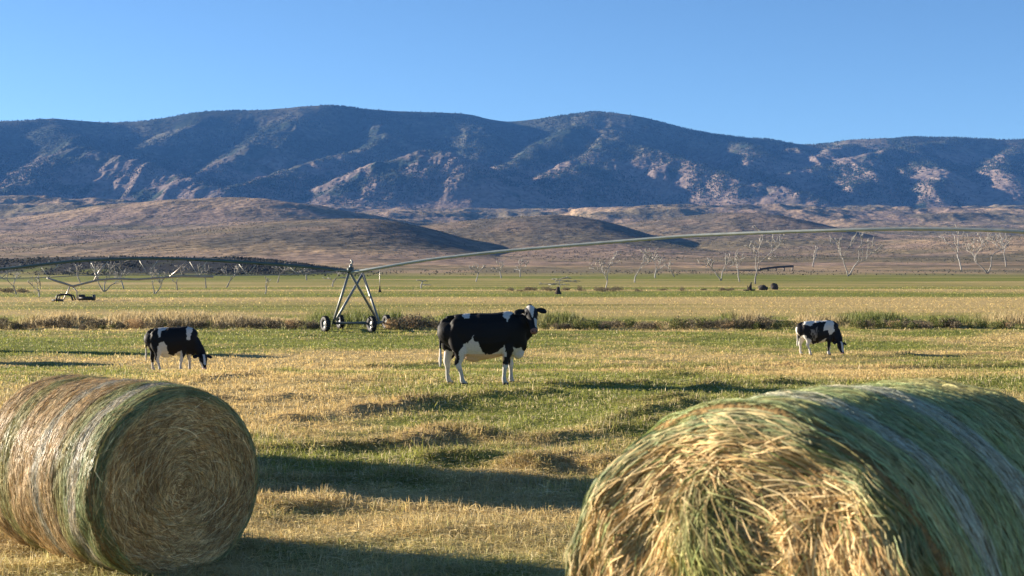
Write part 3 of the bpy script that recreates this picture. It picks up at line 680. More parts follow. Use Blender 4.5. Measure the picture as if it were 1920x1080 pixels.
def paint_main(co, hf):
    S = 576.; U = 750+co[:, 0]*S+jit(co, 14, 46, 1); V = 985-co[:, 2]*S+jit(co, 14, 46, 5)
    w = np.zeros(len(co), bool)
    w |= inpoly(U, V, [(620, 425), (640, 490), (685, 500), (700, 560), (760, 635), (860, 630), (920, 570), (985, 520), (990, 600), (1000, 690), (960, 720), (700, 780), (560, 760), (540, 760), (560, 1050), (440, 1050), (420, 800), (440, 745), (470, 620), (510, 500), (550, 490), (565, 520)])
    w |= inpoly(U, V, [(330, 590), (400, 600), (430, 700), (440, 1050), (300, 1050), (300, 690)])
    w |= (V > 735)
    w |= inpoly(U, V, [(1085, 565), (1120, 575), (1165, 545), (1240, 640), (1240, 800), (1070, 800), (1075, 640)])
    w |= inpoly(U, V, [(965, 120), (1110, 120), (1060, 190), (1030, 210), (1015, 270), (975, 215)])
    w |= inpoly(U, V, [(510, 200), (540, 150), (600, 150), (590, 205), (565, 222), (520, 225)]) & (co[:, 1] < 0)
    w |= (co[:, 0] < -.795) & (co[:, 2] < .72)
    w &= ~(inpoly(U, V, [(395, 660), (475, 640), (470, 700), (430, 770), (395, 750)]) | inpoly(U, V, [(970, 670), (1040, 670), (1050, 760), (1000, 740)]))
    c = np.where(w[:, None], WHT, BLK)
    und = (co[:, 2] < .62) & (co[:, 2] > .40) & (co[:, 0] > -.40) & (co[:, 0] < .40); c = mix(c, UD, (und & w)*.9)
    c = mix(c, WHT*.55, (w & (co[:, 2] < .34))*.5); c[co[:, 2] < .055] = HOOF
    a, b, h = head_coords(co, hf); hd = (a > -.14) & (a < .56) & (abs(b) < .30) & (abs(h) < .16) & (co[:, 0] > .74) & (co[:, 2] > .85)
    c[hd & (a > -.2)] = BLK
    c[hd & (h > .0) & (abs(b) < .062*(1-(a-.0)/.24)) & (a > -.06) & (a < .22)] = WHT
    c[hd & (b*np.sign(1) > .02) & (abs(b-.05) < .03) & (a > .22) & (a < .40)] = WHT*.8
    c[hd & (a > .42) & (abs(b) < .2)] = PNK*.45
    return c
def paint_left(co, hf):
    S = 540.; U = 590+co[:, 0]*S+jit(co, 12, 46, 31); V = 965-co[:, 2]*S+jit(co, 12, 46, 35)
    w = (V > 760)
    for P in [[(370, 150), (560, 150), (520, 230), (455, 270), (425, 370), (400, 370), (380, 280)], [(860, 180), (970, 180), (940, 320), (920, 420), (880, 400), (862, 320)],
              [(420, 450), (480, 430), (540, 500), (550, 660), (620, 680), (790, 590), (800, 720), (780, 800), (360, 800), (380, 560)], [(870, 660), (930, 660), (960, 740), (1030, 800), (850, 820)]]: w |= inpoly(U, V, P)
    w |= (co[:, 0] < -.72) & (co[:, 2] < .75) & (abs(co[:, 1]) < .1)
    w &= ~(inpoly(U, V, [(240, 640), (340, 640), (310, 800), (240, 800)]))
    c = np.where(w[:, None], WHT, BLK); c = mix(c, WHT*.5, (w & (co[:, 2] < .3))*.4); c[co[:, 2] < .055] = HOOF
    a, b, h = head_coords(co, hf); hd = (a > -.12) & (a < .56) & (abs(b) < .30) & (abs(h) < .16) & (co[:, 0] > .9)
    c[hd] = BLK; c[hd & (abs(b) < .03) & (a > .0) & (a < .3) & (h > 0)] = WHT; c[hd & (a > .38)] = PNK
    return c
def paint_right(co, hf):
    S = 555.; U = 790+co[:, 0]*S+jit(co, 12, 60, 61); V = 945-co[:, 2]*S+jit(co, 12, 60, 65)
    w = (V > 740)
    for P in [[(430, 240), (500, 140), (1000, 130), (1000, 185), (700, 190), (640, 250), (520, 270)], [(980, 140), (1150, 150), (1140, 400), (1040, 470), (990, 380), (900, 390), (900, 320)],
              [(420, 500), (480, 470), (540, 560), (620, 600), (680, 700), (820, 650), (950, 560), (960, 760), (560, 820), (380, 800)]]: w |= inpoly(U, V, P)
    w |= (co[:, 0] < -.74) & (co[:, 2] < 1.15) & (abs(co[:, 1]) < .08)
    w &= ~inpoly(U, V, [(960, 640), (1090, 640), (1060, 850), (980, 850)])
    c = np.where(w[:, None], WHT*1.1, BLK*1.6)
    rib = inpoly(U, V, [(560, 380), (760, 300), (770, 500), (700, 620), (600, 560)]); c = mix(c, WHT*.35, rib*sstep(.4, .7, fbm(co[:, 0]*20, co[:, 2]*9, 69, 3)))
    c[co[:, 2] < .055] = HOOF
    a, b, h = head_coords(co, hf); hd = (a > -.12) & (a < .56) & (abs(b) < .30) & (abs(h) < .16) & (co[:, 2] < .75) & (co[:, 0] > .72)
    c[hd] = BLK; c[hd & (abs(b) < .035) & (a > .0) & (a < .4) & (h > 0)] = WHT; c[hd & (a > .42)] = PNK*.6
    return c
def cow_at(x, y, *a, **k): return cow(a[0], (x, y, gz(x, y)-.01), *a[1:], **k)
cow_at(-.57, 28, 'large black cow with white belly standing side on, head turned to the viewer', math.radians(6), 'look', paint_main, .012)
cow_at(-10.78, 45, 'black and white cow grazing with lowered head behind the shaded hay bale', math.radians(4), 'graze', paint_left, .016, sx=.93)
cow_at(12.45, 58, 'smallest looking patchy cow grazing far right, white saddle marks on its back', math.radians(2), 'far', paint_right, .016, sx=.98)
#SPLIT
# ------------------------------------------------------------------ irrigation machine
GAL = (.20, .23, .21); DKG = (.10, .12, .11); RUB = (.018, .017, .017)
pivot = empty('irrigation_pivot', (-9.2, 80, baseZ(80))); tag(pivot, 'long arched irrigation pipe spanning the field on a wheeled A-frame tower', 'irrigation pivot')
off = np.array([-9.2, 80, baseZ(80)])
def ploc(p): return np.array(p)-off
def wheel(c, yaw, r=.43, w=.26):
    ax = np.array([math.cos(yaw), math.sin(yaw), 0]); c = ploc(c)
    m = MB(); pr = [(r*.56, -w*.42), (r*.70, -w*.5), (r*.92, -w*.5), (r, -w*.36), (r*1.01, 0), (r, w*.36), (r*.92, w*.5), (r*.70, w*.5), (r*.56, w*.42)]
    m.lathe(pr, c, ax, 28, RUB)
    u = norm(np.cross(ax, [0, 0, 1.])); v = np.cross(u, ax)
    for k in range(18):      # lugs
        a = k*2*math.pi/18
        for sg in (-1, 1):
            cc = c+(r*1.02)*(math.cos(a)*u+math.sin(a)*v)+ax*sg*w*.22; d = -math.sin(a)*u+math.cos(a)*v
            m.tube([cc-ax*.07*sg-d*.03, cc+ax*.07*sg+d*.03], .03, 5, RUB)
    ty = m.build('wheel', M_rubber, pivot)
    h = MB(); h.lathe([(.02, -w*.25), (r*.2, -w*.3), (r*.3, -w*.12), (r*.5, -w*.15), (r*.58, -w*.38), (r*.58, w*.38), (r*.5, w*.15), (r*.3, w*.12), (r*.2, w*.3), (.02, w*.25)], c, ax, 24, (.16, .17, .17))
    h.build('rim', M_metal, ty)
zb = baseZ(80)
WA = (-10.50, 80.0, gz(-10.5, 80)+.42); WB = (-7.89, 80.0, gz(-7.89, 80)+.42); WC = (-10.08, 83.5, gz(-10.08, 83.5)+.40); WD = (-7.36, 83.5, gz(-7.36, 83.5)+.40)
wheel(WA, math.radians(32)); wheel(WB, math.radians(32)); wheel(WC, math.radians(28), .38); wheel(WD, math.radians(28), .40)
T1 = pw(655, 509, 80.2); T2 = pw(680, 513, 82.5)
m = MB()
for a, b in (((623, 606, 80.1), (712, 606, 80.3)), ((638, 606, 83.3), (722, 604, 83.3)), ((626, 606, 80.1), (640, 606, 83.3)), ((708, 606, 80.3), (720, 604, 83.3))):
    m.tube([ploc(pw(*a)), ploc(pw(*b))], .065, 8, DKG)
m.build('axle_frame', M_metal, pivot)
for a, b in ((T1, pw(625, 604, 80.1)), (T2, pw(630, 600, 80.2)), (T1, pw(706, 598, 82.8)), (T2, pw(711, 604, 80.3))):
    m = MB(); m.tube([ploc(a), ploc((np.array(a)*.5+np.array(b)*.5)), ploc(b)], .075, 8, (.20, .20, .18)); m.build('tower_leg', M_metal, pivot)
m = MB(); m.tube([ploc(pw(654, 508, 80.2)), ploc(pw(658, 497, 80.2)), ploc(pw(661, 491, 80.2)), ploc(pw(658, 487, 80.2))], [.09, .06, .05, .045], 8, (.35, .34, .30)); m.tube([ploc(pw(655, 496, 80.2)), ploc(pw(661, 499, 80.2))], .07, 6, (.4, .38, .34))
m.box(ploc(pw(657, 506, 80.2)), (.35, .3, .3), 0, DKG); m.build('control_mast', M_metal, pivot)
def smooth_pts(p, n=60):
    p = np.array(p, float); d = np.concatenate([[0], np.cumsum(np.linalg.norm(np.diff(p, axis=0), axis=1))]); t = np.linspace(0, d[-1], n)
    q = np.stack([np.interp(t, d, p[:, k]) for k in range(3)], 1)
    for _ in range(2): q[1:-1] = (q[:-2]+2*q[1:-1]+q[2:])/4
    return q
LP = [(-420, 560, 84), (-300, 536, 83.5), (-150, 520, 83), (0, 505, 82.5), (60, 498, 82), (150, 488, 82), (250, 484.5, 81.5), (320, 484.5, 81.5), (400, 488, 81), (500, 494, 80.6), (600, 502, 80.3), (655, 509, 80.2)]
RP = [(655, 511, 80.2), (690, 506, 79.5), (800, 487, 78.5), (940, 471, 77), (1120, 456, 75), (1290, 442, 73), (1430, 436, 71), (1590, 431, 69), (1700, 429, 68), (1810, 430, 67), (1920, 434, 66), (2080, 450, 65), (2220, 474, 64)]
l1 = smooth_pts([pw(*p) for p in LP]); r1 = smooth_pts([pw(*p) for p in RP])
m = MB(); m.tube([ploc(p) for p in l1], .09, 10, (.085, .125, .12)); m.build('left_span_pipe', M_metal, pivot)
m = MB(); m.tube([ploc(p) for p in r1], .085, 10, (.40, .42, .37)); m.build('right_span_pipe', M_metal, pivot)
m = MB()
for k in range(11, 36, 3): m = MB(); p = ploc(l1[k]); m.tube([p, p+[0, 0, .16], p+[.05, 0, .2]], .028, 5, (.28, .29, .27)); m.build('sprinkler_outlet', M_metal, pivot)
m = MB()
m.tube([ploc(p)-np.array([0, .1, .26*abs(math.sin(i*math.pi/20))+.0]) for i, p in enumerate(l1[:21])], .03, 6, (.4, .42, .4))
m.build('truss_rod', M_metal, pivot)
m = MB(); m.tube([ploc(p)-np.array([0, .15, .95*math.sin(min(max((i-19)/39, 0), 1)*math.pi)**.6]) for i, p in enumerate(l1) if i >= 19], .028, 6, (.36, .35, .30)); m.build('truss_rod', M_metal, pivot)
for i in range(24, 56, 5):
    p = ploc(l1[i]); b_ = p-np.array([0, .15, .95*math.sin((i-19)/39*math.pi)**.6]); m = MB(); m.tube([ploc(l1[i-1]), b_, ploc(l1[i+1])], .024, 5, (.42, .40, .34)); m.build('truss_brace', M_metal, pivot)
for x0, z0, y0 in ((-300, 536, 83.5), (2150, 462, 64.5)):      # towers beyond the frame that carry the outer ends
    top = pw(x0, z0, y0); g = gz(top[0], top[1]) if abs(top[0]) < 100 else baseZ(y0)
    for dx in (-1.4, 1.4):
        m = MB(); m.tube([ploc(top), ploc((top[0]+dx, y0, g+.4))], .075, 8, (.20, .20, .18)); m.build('tower_leg', M_metal, pivot); wheel((top[0]+dx, y0, g+.42), math.radians(20))

# ------------------------------------------------------------------ dead trees and far pieces on the plain
def branchy(base, h, seed, rmin=0., lean=0., spread=.6, r0=.09, levels=4, trunks=1, flat=0., droop=0., pts=None):
    r = random.Random(seed); mb = MB(); tw = MB()
    def grow(p, d, L, rad, lv):
        n = 5 if lv < 3 else 4; P = [Vector(p)]; dd = Vector(d).normalized()
        for i in range(n):
            dd = (dd+Vector((r.gauss(0, .19), r.gauss(0, .15), r.gauss(0, .14)+.05+(-flat*.25 if lv else 0)))).normalized()
            if lv and dd.z < -.15: dd.z *= .3
            P.append(P[-1]+dd*(L/n))
        rr = np.maximum(rmin, 1)*0+np.linspace(rad, rad*(.55 if lv < levels-1 else .45), n+1); rr = np.maximum(rr, rmin)
        mb.tube([tuple(q) for q in P], rr, 6 if lv < 2 else 4, np.array([.37, .34, .30])*r.uniform(.6, 1.15))
        if lv >= levels-1: return
        for k in range(3 if lv < 2 else 2):
            i = r.choice([n, n, n-1, n-2]) if k else n
            a = r.uniform(0, 6.28); nd = (dd*(.75)+Vector((math.cos(a)*spread*1.25, math.sin(a)*spread*.8, r.uniform(-.1, .35)*(1-flat)))).normalized()
            grow(P[i], nd, L*r.uniform(.55, .85), rr[i]*.72, lv+1)
    for t in range(trunks):
        grow(Vector((0, 0, -.1)), Vector((lean+(t-(trunks-1)/2)*.7, 0, 1)), h*.42, r0, 0)
    return mb
def dead_tree(label, px, py, hp, seed, **k):
    name = k.pop('name', 'dead_tree')
    x, y = p2w(px, py); x = float(x); y = float(y); s = F/y; h = hp/s
    t = empty(name, (x, y, gz(x, y))); tag(t, label, 'dead tree', 'bleached dead trees on the plain')
    mb = branchy(None, h, seed, rmin=.50*y/F, r0=max(h*.016, 1.4/s), **k)
    o = mb.build('trunk_and_limbs', M_bark, t); return t
DT = [
 (1048, 549, 62, 41, dict(flat=.45, spread=1.5, levels=5), 'flat sprawling dead tree with dark stump foot, right of the standing cow head'),
 (1135, 543, 72, 2, dict(lean=-.25, spread=.8, levels=5), 'gnarled dead tree with crooked trunk between the sprawling tree and the tall thin one'),
 (1190, 530, 76, 3, dict(spread=.7, levels=5), 'dead tree with upright forked crown under the middle of the right pipe'),
 (1228, 521, 48, 4, dict(spread=.6, levels=4), 'small dead tree just right of the upright forked one'),
 (1264, 519, 38, 5, dict(spread=.5, levels=3), 'tiny dead snag farthest back near the hill foot'),
 (1352, 526, 52, 6, dict(lean=-.35, spread=.5, levels=4, trunks=2), 'twin trunk dead tree splayed in a V'),
 (1387, 528, 60, 7, dict(lean=-.2, spread=.5, levels=4), 'leaning bare trunk beside the splayed V tree'),
 (1416, 533, 104, 8, dict(lean=-.05, spread=.55, levels=5), 'tallest wispy dead tree reaching up to the pipe'),
 (1524, 501, 42, 9, dict(lean=.15, spread=.4, levels=3), 'short lone snag between the wispy tree and the slanting one'),
 (1590, 518, 88, 10, dict(lean=.35, spread=.4, levels=4, trunks=2), 'slanting dead tree with paired trunks leaning right'),
 (1803, 508, 80, 11, dict(lean=.0, spread=.35, levels=4), 'tall pale trunk touching the pipe near its right end'),
 (1852, 513, 84, 12, dict(lean=-.1, spread=.7, levels=5, trunks=2), 'broad branching dead tree at the far right end of the pipe'),
 (1886, 500, 62, 13, dict(lean=.2, spread=.5, levels=4), 'rightmost curved dead tree'),
 (30, 552, 50, 14, dict(lean=-.3, spread=.6, levels=4), 'leftmost thin dead tree at the picture edge'),
 (74, 557, 46, 15, dict(lean=-.1, spread=.5, levels=4), 'thin dead tree left of the feed frame'),
 (196, 546, 62, 16, dict(lean=.0, spread=.6, levels=4, trunks=3), 'many stemmed dead bush tree right of the feed frame'),
 (232, 541, 58, 17, dict(lean=.1, spread=.5, levels=4), 'upright snag with twin tips behind the grazing cow'),
 (290, 550, 48, 18, dict(spread=.5, levels=4, trunks=2), 'paired thin snags straight above the left grazing cow'),
 (332, 543, 55, 19, dict(lean=.2, spread=.8, levels=4), 'bent snag under the peak of the left pipe'),
 (386, 540, 48, 20, dict(lean=-.1, spread=.7, levels=4), 'small twiggy dead tree right of the bent snag'),
 (424, 538, 50, 21, dict(lean=.5, spread=.5, levels=4), 'dead tree leaning strongly to the right under the left pipe'),
 (497, 550, 40, 22, dict(lean=.3, spread=.5, levels=3), 'short curved snag midway to the wheeled tower'),
 (520, 530, 44, 23, dict(lean=0, spread=.8, levels=4), 'faint spreading dead tree left of the tower'),
 (625, 537, 42, 24, dict(lean=-.6, spread=.7, levels=4, flat=.5), 'dead tree leaning left right behind the tower legs'),
 (790, 540, 36, 25, dict(lean=.2, spread=1.2, flat=.8, levels=4), 'low wide dead tree right of the tower'),
 (893, 528, 42, 26, dict(lean=.1, spread=.7, levels=4), 'dead tree right above the back of the standing cow'),
 (940, 522, 34, 27, dict(spread=.7, levels=4), 'smaller dead tree above the shoulder of the standing cow'),
 (975, 519, 34, 28, dict(spread=.6, levels=4), 'thin distant dead tree above the ear of the standing cow'),
 (150, 530, 40, 29, dict(spread=.7, levels=4), 'distant dead tree behind the low wheel line'),
 (575, 525, 36, 30, dict(spread=.9, flat=.4, levels=4), 'distant dead tree behind the left half of the pipe near the tower')]
for px, py, hp, sd, kw, lab in DT: dead_tree(lab, px, py, hp, sd, **kw)
def at(px, py):
    x, y = p2w(px, py); x = float(x); y = float(y); return x, y, gz(x, y)
# dark foot at the sprawling tree and a mast
x, y, z = at(712, 548); t = empty('mast', (x, y, z)); tag(t, 'thin grey mast on a dark cone foot, right of the wheeled tower', 'mast')
mb = MB(); mb.tube([(0, 0, 0), (0, 0, 3.6)], [.07, .04], 6, (.3, .28, .25)); mb.build('pole', M_metal, t)
mb = MB(); mb.lathe([(.28, -.05), (.22, .15), (.1, .6), (.06, .9)], (0, 0, 0), (0, 0, 1), 10, (.05, .04, .035)); mb.build('base', M_rock, t)
x, y, z = at(1046, 551); t = empty('stump', (x, y-.6, z)); tag(t, 'dark conical stump at the foot of the sprawling dead tree', 'stump')
mb = MB(); mb.lathe([(.55, -.1), (.42, .25), (.28, .6), (.2, .95), (.05, 1.05)], (0, 0, 0), (0, 0, 1), 10, (.06, .045, .035)); mb.build('wood', M_rock, t)
# broken low wheel line on the left
t = empty('wheel_line', at(132, 563)); o3 = np.array(t.location); tag(t, 'low broken irrigation pipe propped on thin legs across the left plain', 'irrigation pipe')
Y0 = o3[1]
mb = MB(); mb.tube([pw(*p, Y0)-o3 for p in ((88, 521), (105, 527), (122, 532), (137, 537), (160, 531), (185, 525), (215, 523), (260, 524), (300, 521), (340, 518), (400, 519))], .13, 6, (.30, .28, .24)); mb.build('pipe', M_metal, t)
for pts in (((131, 537), (126, 549), (119, 562)), ((136, 537), (144, 546), (145, 562)), ((176, 527), (186, 508), (196, 497)), ((184, 524), (178, 512)), ((318, 519), (335, 505), (350, 490))):
    mb = MB(); mb.tube([pw(*p, Y0)-o3 for p in pts], .08, 5, (.32, .28, .24)); mb.build('leg', M_metal, t)
t = empty('cattle_feeder', at(120, 566)); tag(t, 'dark arched metal feed frame under the broken pipe', 'feed frame')
mb = MB(); mb.tube([(-.8, 0, .1), (-.72, 0, .62), (-.3, 0, .72), (.3, 0, .72), (.75, 0, .6), (.95, 0, .1)], .10, 7, (.03, .03, .03)); mb.tube([(-.8, .8, .1), (-.72, .8, .62), (.3, .8, .72), (.75, .8, .6), (.95, .8, .1)], .08, 7, (.03, .03, .03)); mb.build('arch', M_metal, t)
mb = MB(); mb.box((-.75, .3, .12), (.95, .9, .22), 0, (.03, .03, .03)); mb.build('tray', M_metal, t)
t = empty('feed_trough', at(163, 565)); tag(t, 'dark boxy feed trough right of the arched feed frame', 'trough')
mb = MB()
mb.box((0, -.35, .28), (1.6, .06, .36), 0, (.035, .03, .028)); mb.box((0, .35, .28), (1.6, .06, .36), 0, (.035, .03, .028)); mb.box((0, 0, .1), (1.5, .62, .05), 0, (.035, .03, .028)); mb.box((-.5, 0, .55), (.5, .5, .22), 0, (.03, .03, .03))
mb.build('trough_body', M_metal, t)
for sx_ in (-.74, .74): mb = MB(); mb.box((sx_, 0, .35), (.08, .84, .62), 0, (.03, .028, .026)); mb.build('end_panel', M_metal, t)
# dark things right of centre
def rock(px, py, sx, sz, lab, seed, name='rock', cat='rock'):
    x, y, z = at(px, py); V, Q, T = ell((0, 0, sz*.35), (sx, sx*.7, sz*.65)); n = (fbm(V[:, 0]*2/sx+seed, V[:, 2]*2/sx+V[:, 1]*3, seed, 3)-.5)
    V = V*(1+n[:, None]*.6); mb = MB(); mb.add(V, Q, T, (.05, .045, .04)); o = mb.build(name, M_rock, None); o.location = (x, y, z); tag(o, lab, cat)
rock(1430, 545, .75, .8, 'low dark rock beside the splintered board on the plain', 3)
rock(1452, 544, .62, .95, 'taller dark rock, rightmost of the dark lumps on the plain', 5)
t = empty('splintered_stump', at(1405, 546)); tag(t, 'splintered dark stump pointing up beside two dark rocks', 'stump')
mb = MB(); mb.tube([(-.9, 0, .05), (.9, .1, .12)], [.15, .12], 6, (.05, .04, .035)); mb.tube([(.0, 0, 0), (.15, 0, .6), (.3, 0, 1.3)], [.35, .22, .04], 7, (.05, .04, .035)); mb.tube([(-.1, 0, 0), (-.3, 0, .8)], [.2, .03], 6, (.05, .04, .035)); mb.build('wood', M_rock, t)
t = empty('pipe_trailer', at(1455, 508)); o3 = np.array(t.location); tag(t, 'thin dark pipe lying on short props right of the wispy dead tree', 'irrigation pipe')
mb = MB(); mb.tube([pw(*p, o3[1])-o3 for p in ((1360, 507), (1420, 508), (1430, 504), (1455, 501), (1488, 499))], .45, 6, (.07, .06, .05)); mb.build('pipe', M_metal, t)
for q in (1425, 1440, 1455, 1470, 1486): mb = MB(); mb.tube([pw(q, 502, o3[1])-o3, pw(q, 508, o3[1])-o3], .3, 4, (.07, .06, .05)); mb.build('prop', M_metal, t)

# ------------------------------------------------------------------ bushes along the ditch
def bush_mesh(seed, kind):
    r = np.random.default_rng(seed); N = 900
    lob = r.normal(0, 1, (9, 3))*np.array([.38, .3, .12])+np.array([0, 0, .36]); k = r.integers(0, 9, N)
    d = norm(r.normal(size=(N, 3))); rad = r.uniform(.5, 1.05, (N, 1))**.5
    c = lob[k]+d*rad*np.array([.30, .26, .26]); c[:, 2] = np.abs(c[:, 2])
    L = r.uniform(.05, .13, (N, 1)); dr = norm(d+np.array([0, 0, .9])+r.normal(0, .5, (N, 3)))
    P = np.stack([c, c+dr*L*.5, c+dr*L], 1); S = norm(np.cross(dr, r.normal(size=(N, 3))))
    V, Q = ribbons(P, np.tile(np.array([[.014, .018, .003]]), (N, 1))*r.uniform(.7, 1.5, (N, 1)), S)
    pal = {'brown': [[.13, .105, .065], [.20, .16, .10], [.08, .065, .045], [.28, .23, .15]], 'green': [[.10, .13, .035], [.16, .18, .05], [.06, .085, .03], [.25, .22, .08]], 'straw': [[.52, .36, .18], [.42, .28, .14], [.60, .45, .26], [.30, .19, .10]]}[kind]
    cc = np.array(pal)[r.integers(0, 4, N)]*r.uniform(.7, 1.3, (N, 1))
    return V, Q, np.repeat(cc, 6, 0)
BM = {}
for kind in ('brown', 'green', 'straw'):
    for j in range(3):
        o = mk('foliage', *bush_mesh(100+j*7+hash(kind) % 1 + {'brown': 0, 'green': 30, 'straw': 60}[kind], kind)[:2], None, M_shrub, None, bush_mesh(100+j*7+{'brown': 0, 'green': 30, 'straw': 60}[kind], kind)[2]); BM[kind, j] = o.data; bpy.data.objects.remove(o)
stem_mb = MB()
for k in range(7):
    a = k*.9; stem_mb.tube([(0, 0, -.05), (math.cos(a)*.12, math.sin(a)*.12, .2), (math.cos(a)*.26, math.sin(a)*.24, .45)], [.02, .014, .006], 4, (.12, .09, .06))
so = stem_mb.build('stems', M_bark, None); SM = so.data; bpy.data.objects.remove(so)
LBL = {'brown': 'dark brown leafless bush in the scrubby row along the ditch bank', 'green': 'low green bush in the scrubby row along the ditch bank', 'straw': 'straw coloured dry bush in the scrubby row along the ditch bank'}
BUSH = []
def bush(px, py, w, kind, label=None, grp=True, hh=None):
    x, y = p2w(px, py); x = float(x); y = float(y)
    t = empty('bush', (x, y, gz(x, y)-.04), random.uniform(0, 6.28)); s = w; t.scale = (s, s, (hh or s)*1.1)
    tag(t, label or LBL[kind], 'bush', 'bushes along the ditch')
    if label is None or label.startswith('tiny'): BUSH.append((px, kind, label, t))
    a = link(bpy.data.objects.new('foliage', BM[kind, random.randrange(3)]), t); b = link(bpy.data.objects.new('stems', SM), t)
rb = random.Random(5)
zones = [(0, 190, 'brown', 1.0), (190, 260, 'green', .5), (230, 600, 'brown', .95), (740, 830, 'brown', 1.15), (1020, 1130, 'green', .9), (1050, 1260, 'brown', .85), (1260, 1440, 'brown', 1.1), (1360, 1480, 'green', .8), (1600, 1900, 'green', .9), (1620, 1800, 'brown', .9)]
for x0, x1, kind, w in zones:
    x = x0
    while x < x1:
        k = kind if rb.random() < .72 else rb.choice(['green', 'straw', 'brown'])
        bush(x+rb.uniform(-6, 6), 617+rb.uniform(-2.5, 1.0), w*rb.uniform(.65, 1.15)*.72, k); x += rb.uniform(13, 30)
bush(731, 618, .62, 'straw', 'bright straw coloured tumbleweed against the right wheel of the tower', hh=.85)
bush(765, 618, 1.05, 'brown', 'big round dark bush right of the tumbleweed by the tower')
for k in range(34):      # far low clumps in the dry strip behind the pasture
    px = rb.uniform(950, 1400) if k < 26 else rb.uniform(0, 60)
    bush(px, 545+rb.uniform(-1.5, 1.5)+(3 if px < 100 else 0), rb.uniform(.5, 1.1), 'brown', 'tiny dark clump in the thin line of scrub across the far pasture', hh=rb.uniform(.4, .9))
ORD = ['first', 'second', 'third', 'fourth', 'fifth', 'sixth', 'seventh', 'eighth', 'ninth', 'tenth', 'eleventh', 'twelfth', 'thirteenth', 'fourteenth', 'fifteenth', 'sixteenth', 'seventeenth',
       'eighteenth', 'nineteenth', 'twentieth'] + ['%dth' % k for k in range(21, 45)]
LM = [(-100, 'the left picture edge'), (330, 'the left grazing cow'), (660, 'the wheeled tower'), (925, 'the standing cow'), (1300, 'the twin dead trunks'), (1540, 'the right grazing cow'), (2500, '')]
KN = {'brown': 'dark brown', 'green': 'green', 'straw': 'straw coloured'}
for tiny in (False, True):
    for (a, nm), (b, _) in zip(LM[:-1], LM[1:]):
        for kind in KN:
            q = sorted([x for x in BUSH if a <= x[0] < b and x[1] == kind and (x[2] is not None) == tiny], key=lambda x: x[0])
            for i, x in enumerate(q):
                x[3]['label'] = ('tiny dark clump in the far scrub line, %s one right of %s' if tiny else KN[kind]+' bush on the ditch bank, %s such right of %s') % (ORD[i], nm)
#SPLIT
# ------------------------------------------------------------------ grass, stubble and raked hay
def blades(n, ymin, ymax, p, hgt, lying, name, label, wfac=1.0, wr_only=False, seed=0, umax=.42, colshift=0):
    r = np.random.default_rng(seed)
    u = r.uniform(0, 1, n*3); Y = (ymin**p+(ymax**p-ymin**p)*u)**(1/p); X = Y*r.uniform(-umax, umax, n*3)
    wr = windrow(X, Y); s = straw(X, Y)
    if wr_only: keep = r.uniform(0, 1, len(X)) < np.clip(wr*12, 0, 1)
    else: keep = r.uniform(0, 1, len(X)) < (.35+.65*sstep(.25, .6, fbm(X*2.2, Y*2.2, 41, 3)))
    i = np.where(keep)[0][:n]; X, Y, wr, s = X[i], Y[i], wr[i], s[i]; n = len(X)
    Z = groundZ(X, Y)-.005
    px = Y/1422.                                              # metres covered by one rendered pixel
    az = r.uniform(0, 6.283, n); h = hgt*r.uniform(.45, 1.35, n)*np.clip(1+(Y-12)*.004, 1, 1.4)*(.25+1.5*fbm(X*1.5, Y*1.5, 43, 3)**1.3); lie = r.uniform(0, 1, n) < lying
    lean = np.where(lie, r.uniform(1.1, 1.5, n), np.abs(r.normal(.6, .4, n)))
    K = 4; t = np.linspace(0, 1, K); d = np.stack([np.cos(az), np.sin(az)], 1); cur = r.normal(0, .8, n)
    P = np.zeros((n, K, 3)); P[:, 0] = np.stack([X, Y, Z+np.where(lie, r.uniform(.005, .05, n), 0)], 1)
    Ls = h*np.where(lie, 1.5, 1.0)/(K-1)
    for k in range(1, K):
        a = lean*(1 if K == 1 else (.45+.55*k/(K-1)*1.3)); a = np.where(lie, lean+.25*(k-1), a); aa = az+cur*k*.35
        P[:, k] = P[:, k-1]+np.stack([np.cos(aa)*np.sin(a), np.sin(aa)*np.sin(a), np.cos(a)], 1)*Ls[:, None]
    P[:, :, 2] = np.maximum(P[:, :, 2], (groundZ(P[:, -1, 0], P[:, -1, 1])-.0)[:, None]*0+Z[:, None]+.004)
    S = np.stack([-np.sin(az), np.cos(az), 0*az], 1)+r.normal(0, .35, (n, 3)); S = norm(S)
    w = np.maximum(.0016, px*.33)*r.uniform(.6, 1.4, n)*wfac
    V, Q = ribbons(P, w[:, None]*np.array([1, 1, .8, .12])[None, :], S)
    c = field_col(X, Y, r.normal(0, .22, n)+colshift)
    c = np.where((r.uniform(0, 1, n) < np.where(Y < 30, .16, np.where(Y < 90, .05, 0)))[:, None], PALE*r.uniform(.7, 1.15, (n, 1)), c)
    c = mix(c, PALE*.85, lie*.45*r.uniform(0, 1, n)); c = mix(c, BROWN*2.2, np.clip(wr*4, 0, .5)*r.uniform(0, 1, n)**.7)
    c = mix(c, PALE*np.array([.95, 1.0, .9]), sstep(15.5, 11, Y)*.55*r.uniform(0, 1, n)); c = c*(.72+.56*fbm(X*2.6, Y*2.6, 47, 3)[:, None])*r.uniform(.75, 1.25, (n, 1))
    return tag(mk(name, V, Q, None, M_grass, None, np.repeat(c, K*2, 0)), label, 'grass', kind='stuff')
blades(210000, 6.5, 17, .9, .095, .62, 'cut_grass', 'short cut grass and loose straw covering the near field', seed=51)
blades(260000, 15, 42, .55, .075, .35, 'meadow_grass', 'patchy green and straw coloured stubble of the middle field', seed=52)
blades(130000, 38, 92, .4, .08, .3, 'far_meadow_grass', 'thin stubble of the far field before the ditch', seed=53)
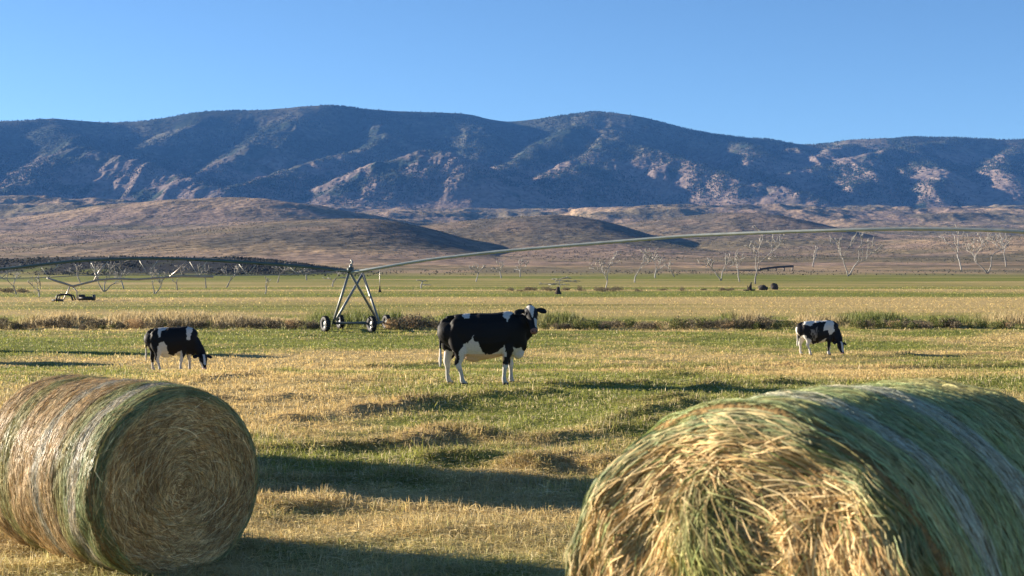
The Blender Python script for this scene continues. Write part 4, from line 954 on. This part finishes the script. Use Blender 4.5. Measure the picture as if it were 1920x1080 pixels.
blades(70000, 7, 50, .6, .13, .45, 'raked_hay', 'loose raked hay lying in low rows', wr_only=True, seed=54, wfac=1.1)
blades(50000, 92, 260, .3, .09, .3, 'pasture_grass', 'grass of the flat pasture beyond the ditch', seed=55)
# tall dry grass standing on the ditch bank
r = np.random.default_rng(77); n = 26000; X = r.uniform(-38, 38, n); Y = 88.6+r.normal(0, 1.6, n); pxx = 960+F*X/Y
tall = fbm(X*.35, X*0+2, 71, 3); Z = groundZ(X, Y); h = r.uniform(.15, .58, n)*(.15+1.2*sstep(.3, .7, tall+.12*(X < -9)))
az = r.uniform(0, 6.28, n); P = np.stack([np.stack([X, Y, Z], 1), np.stack([X+np.cos(az)*h*.12, Y+np.sin(az)*h*.12, Z+h*.6], 1), np.stack([X+np.cos(az)*h*.4, Y+np.sin(az)*h*.4, Z+h], 1)], 1)
S = norm(np.stack([-np.sin(az), np.cos(az), 0*az], 1)); V, Q = ribbons(P, np.tile([[.018, .018, .004]], (n, 1))*r.uniform(.6, 1.3, (n, 1)), S)
g = sstep(.42, .62, fbm(X*.12, X*0+5, 73, 3)+.08*sstep(0, 20, X)); c = mix(np.array([.50, .39, .20])*r.uniform(.6, 1.3, (n, 1)), np.array([.17, .19, .055])*r.uniform(.6, 1.3, (n, 1)), g)
tag(mk('bank_grass', V, Q, None, M_grass, None, np.repeat(c, 6, 0)), 'tall dry grass standing along the ditch bank', 'grass', kind='stuff')
#SPLIT
# ------------------------------------------------------------------ air
hb = MB(); hb.box((0, 3300, 352), (11400, 9000, 736))
mh, nh, lh = newmat('haze_air')
ho = N_(nh, 'ShaderNodeOutputMaterial'); pv = N_(nh, 'ShaderNodeVolumePrincipled')
pv.inputs['Color'].default_value = (0.13, 0.38, 1.0, 1); pv.inputs['Density'].default_value = HAZE
pv.inputs['Anisotropy'].default_value = 0.0
lh.new(pv.outputs[0], ho.inputs['Volume'])
haze = tag(hb.build('haze', mh, None, False), 'thin blue distance haze over the valley', 'haze', kind='stuff')
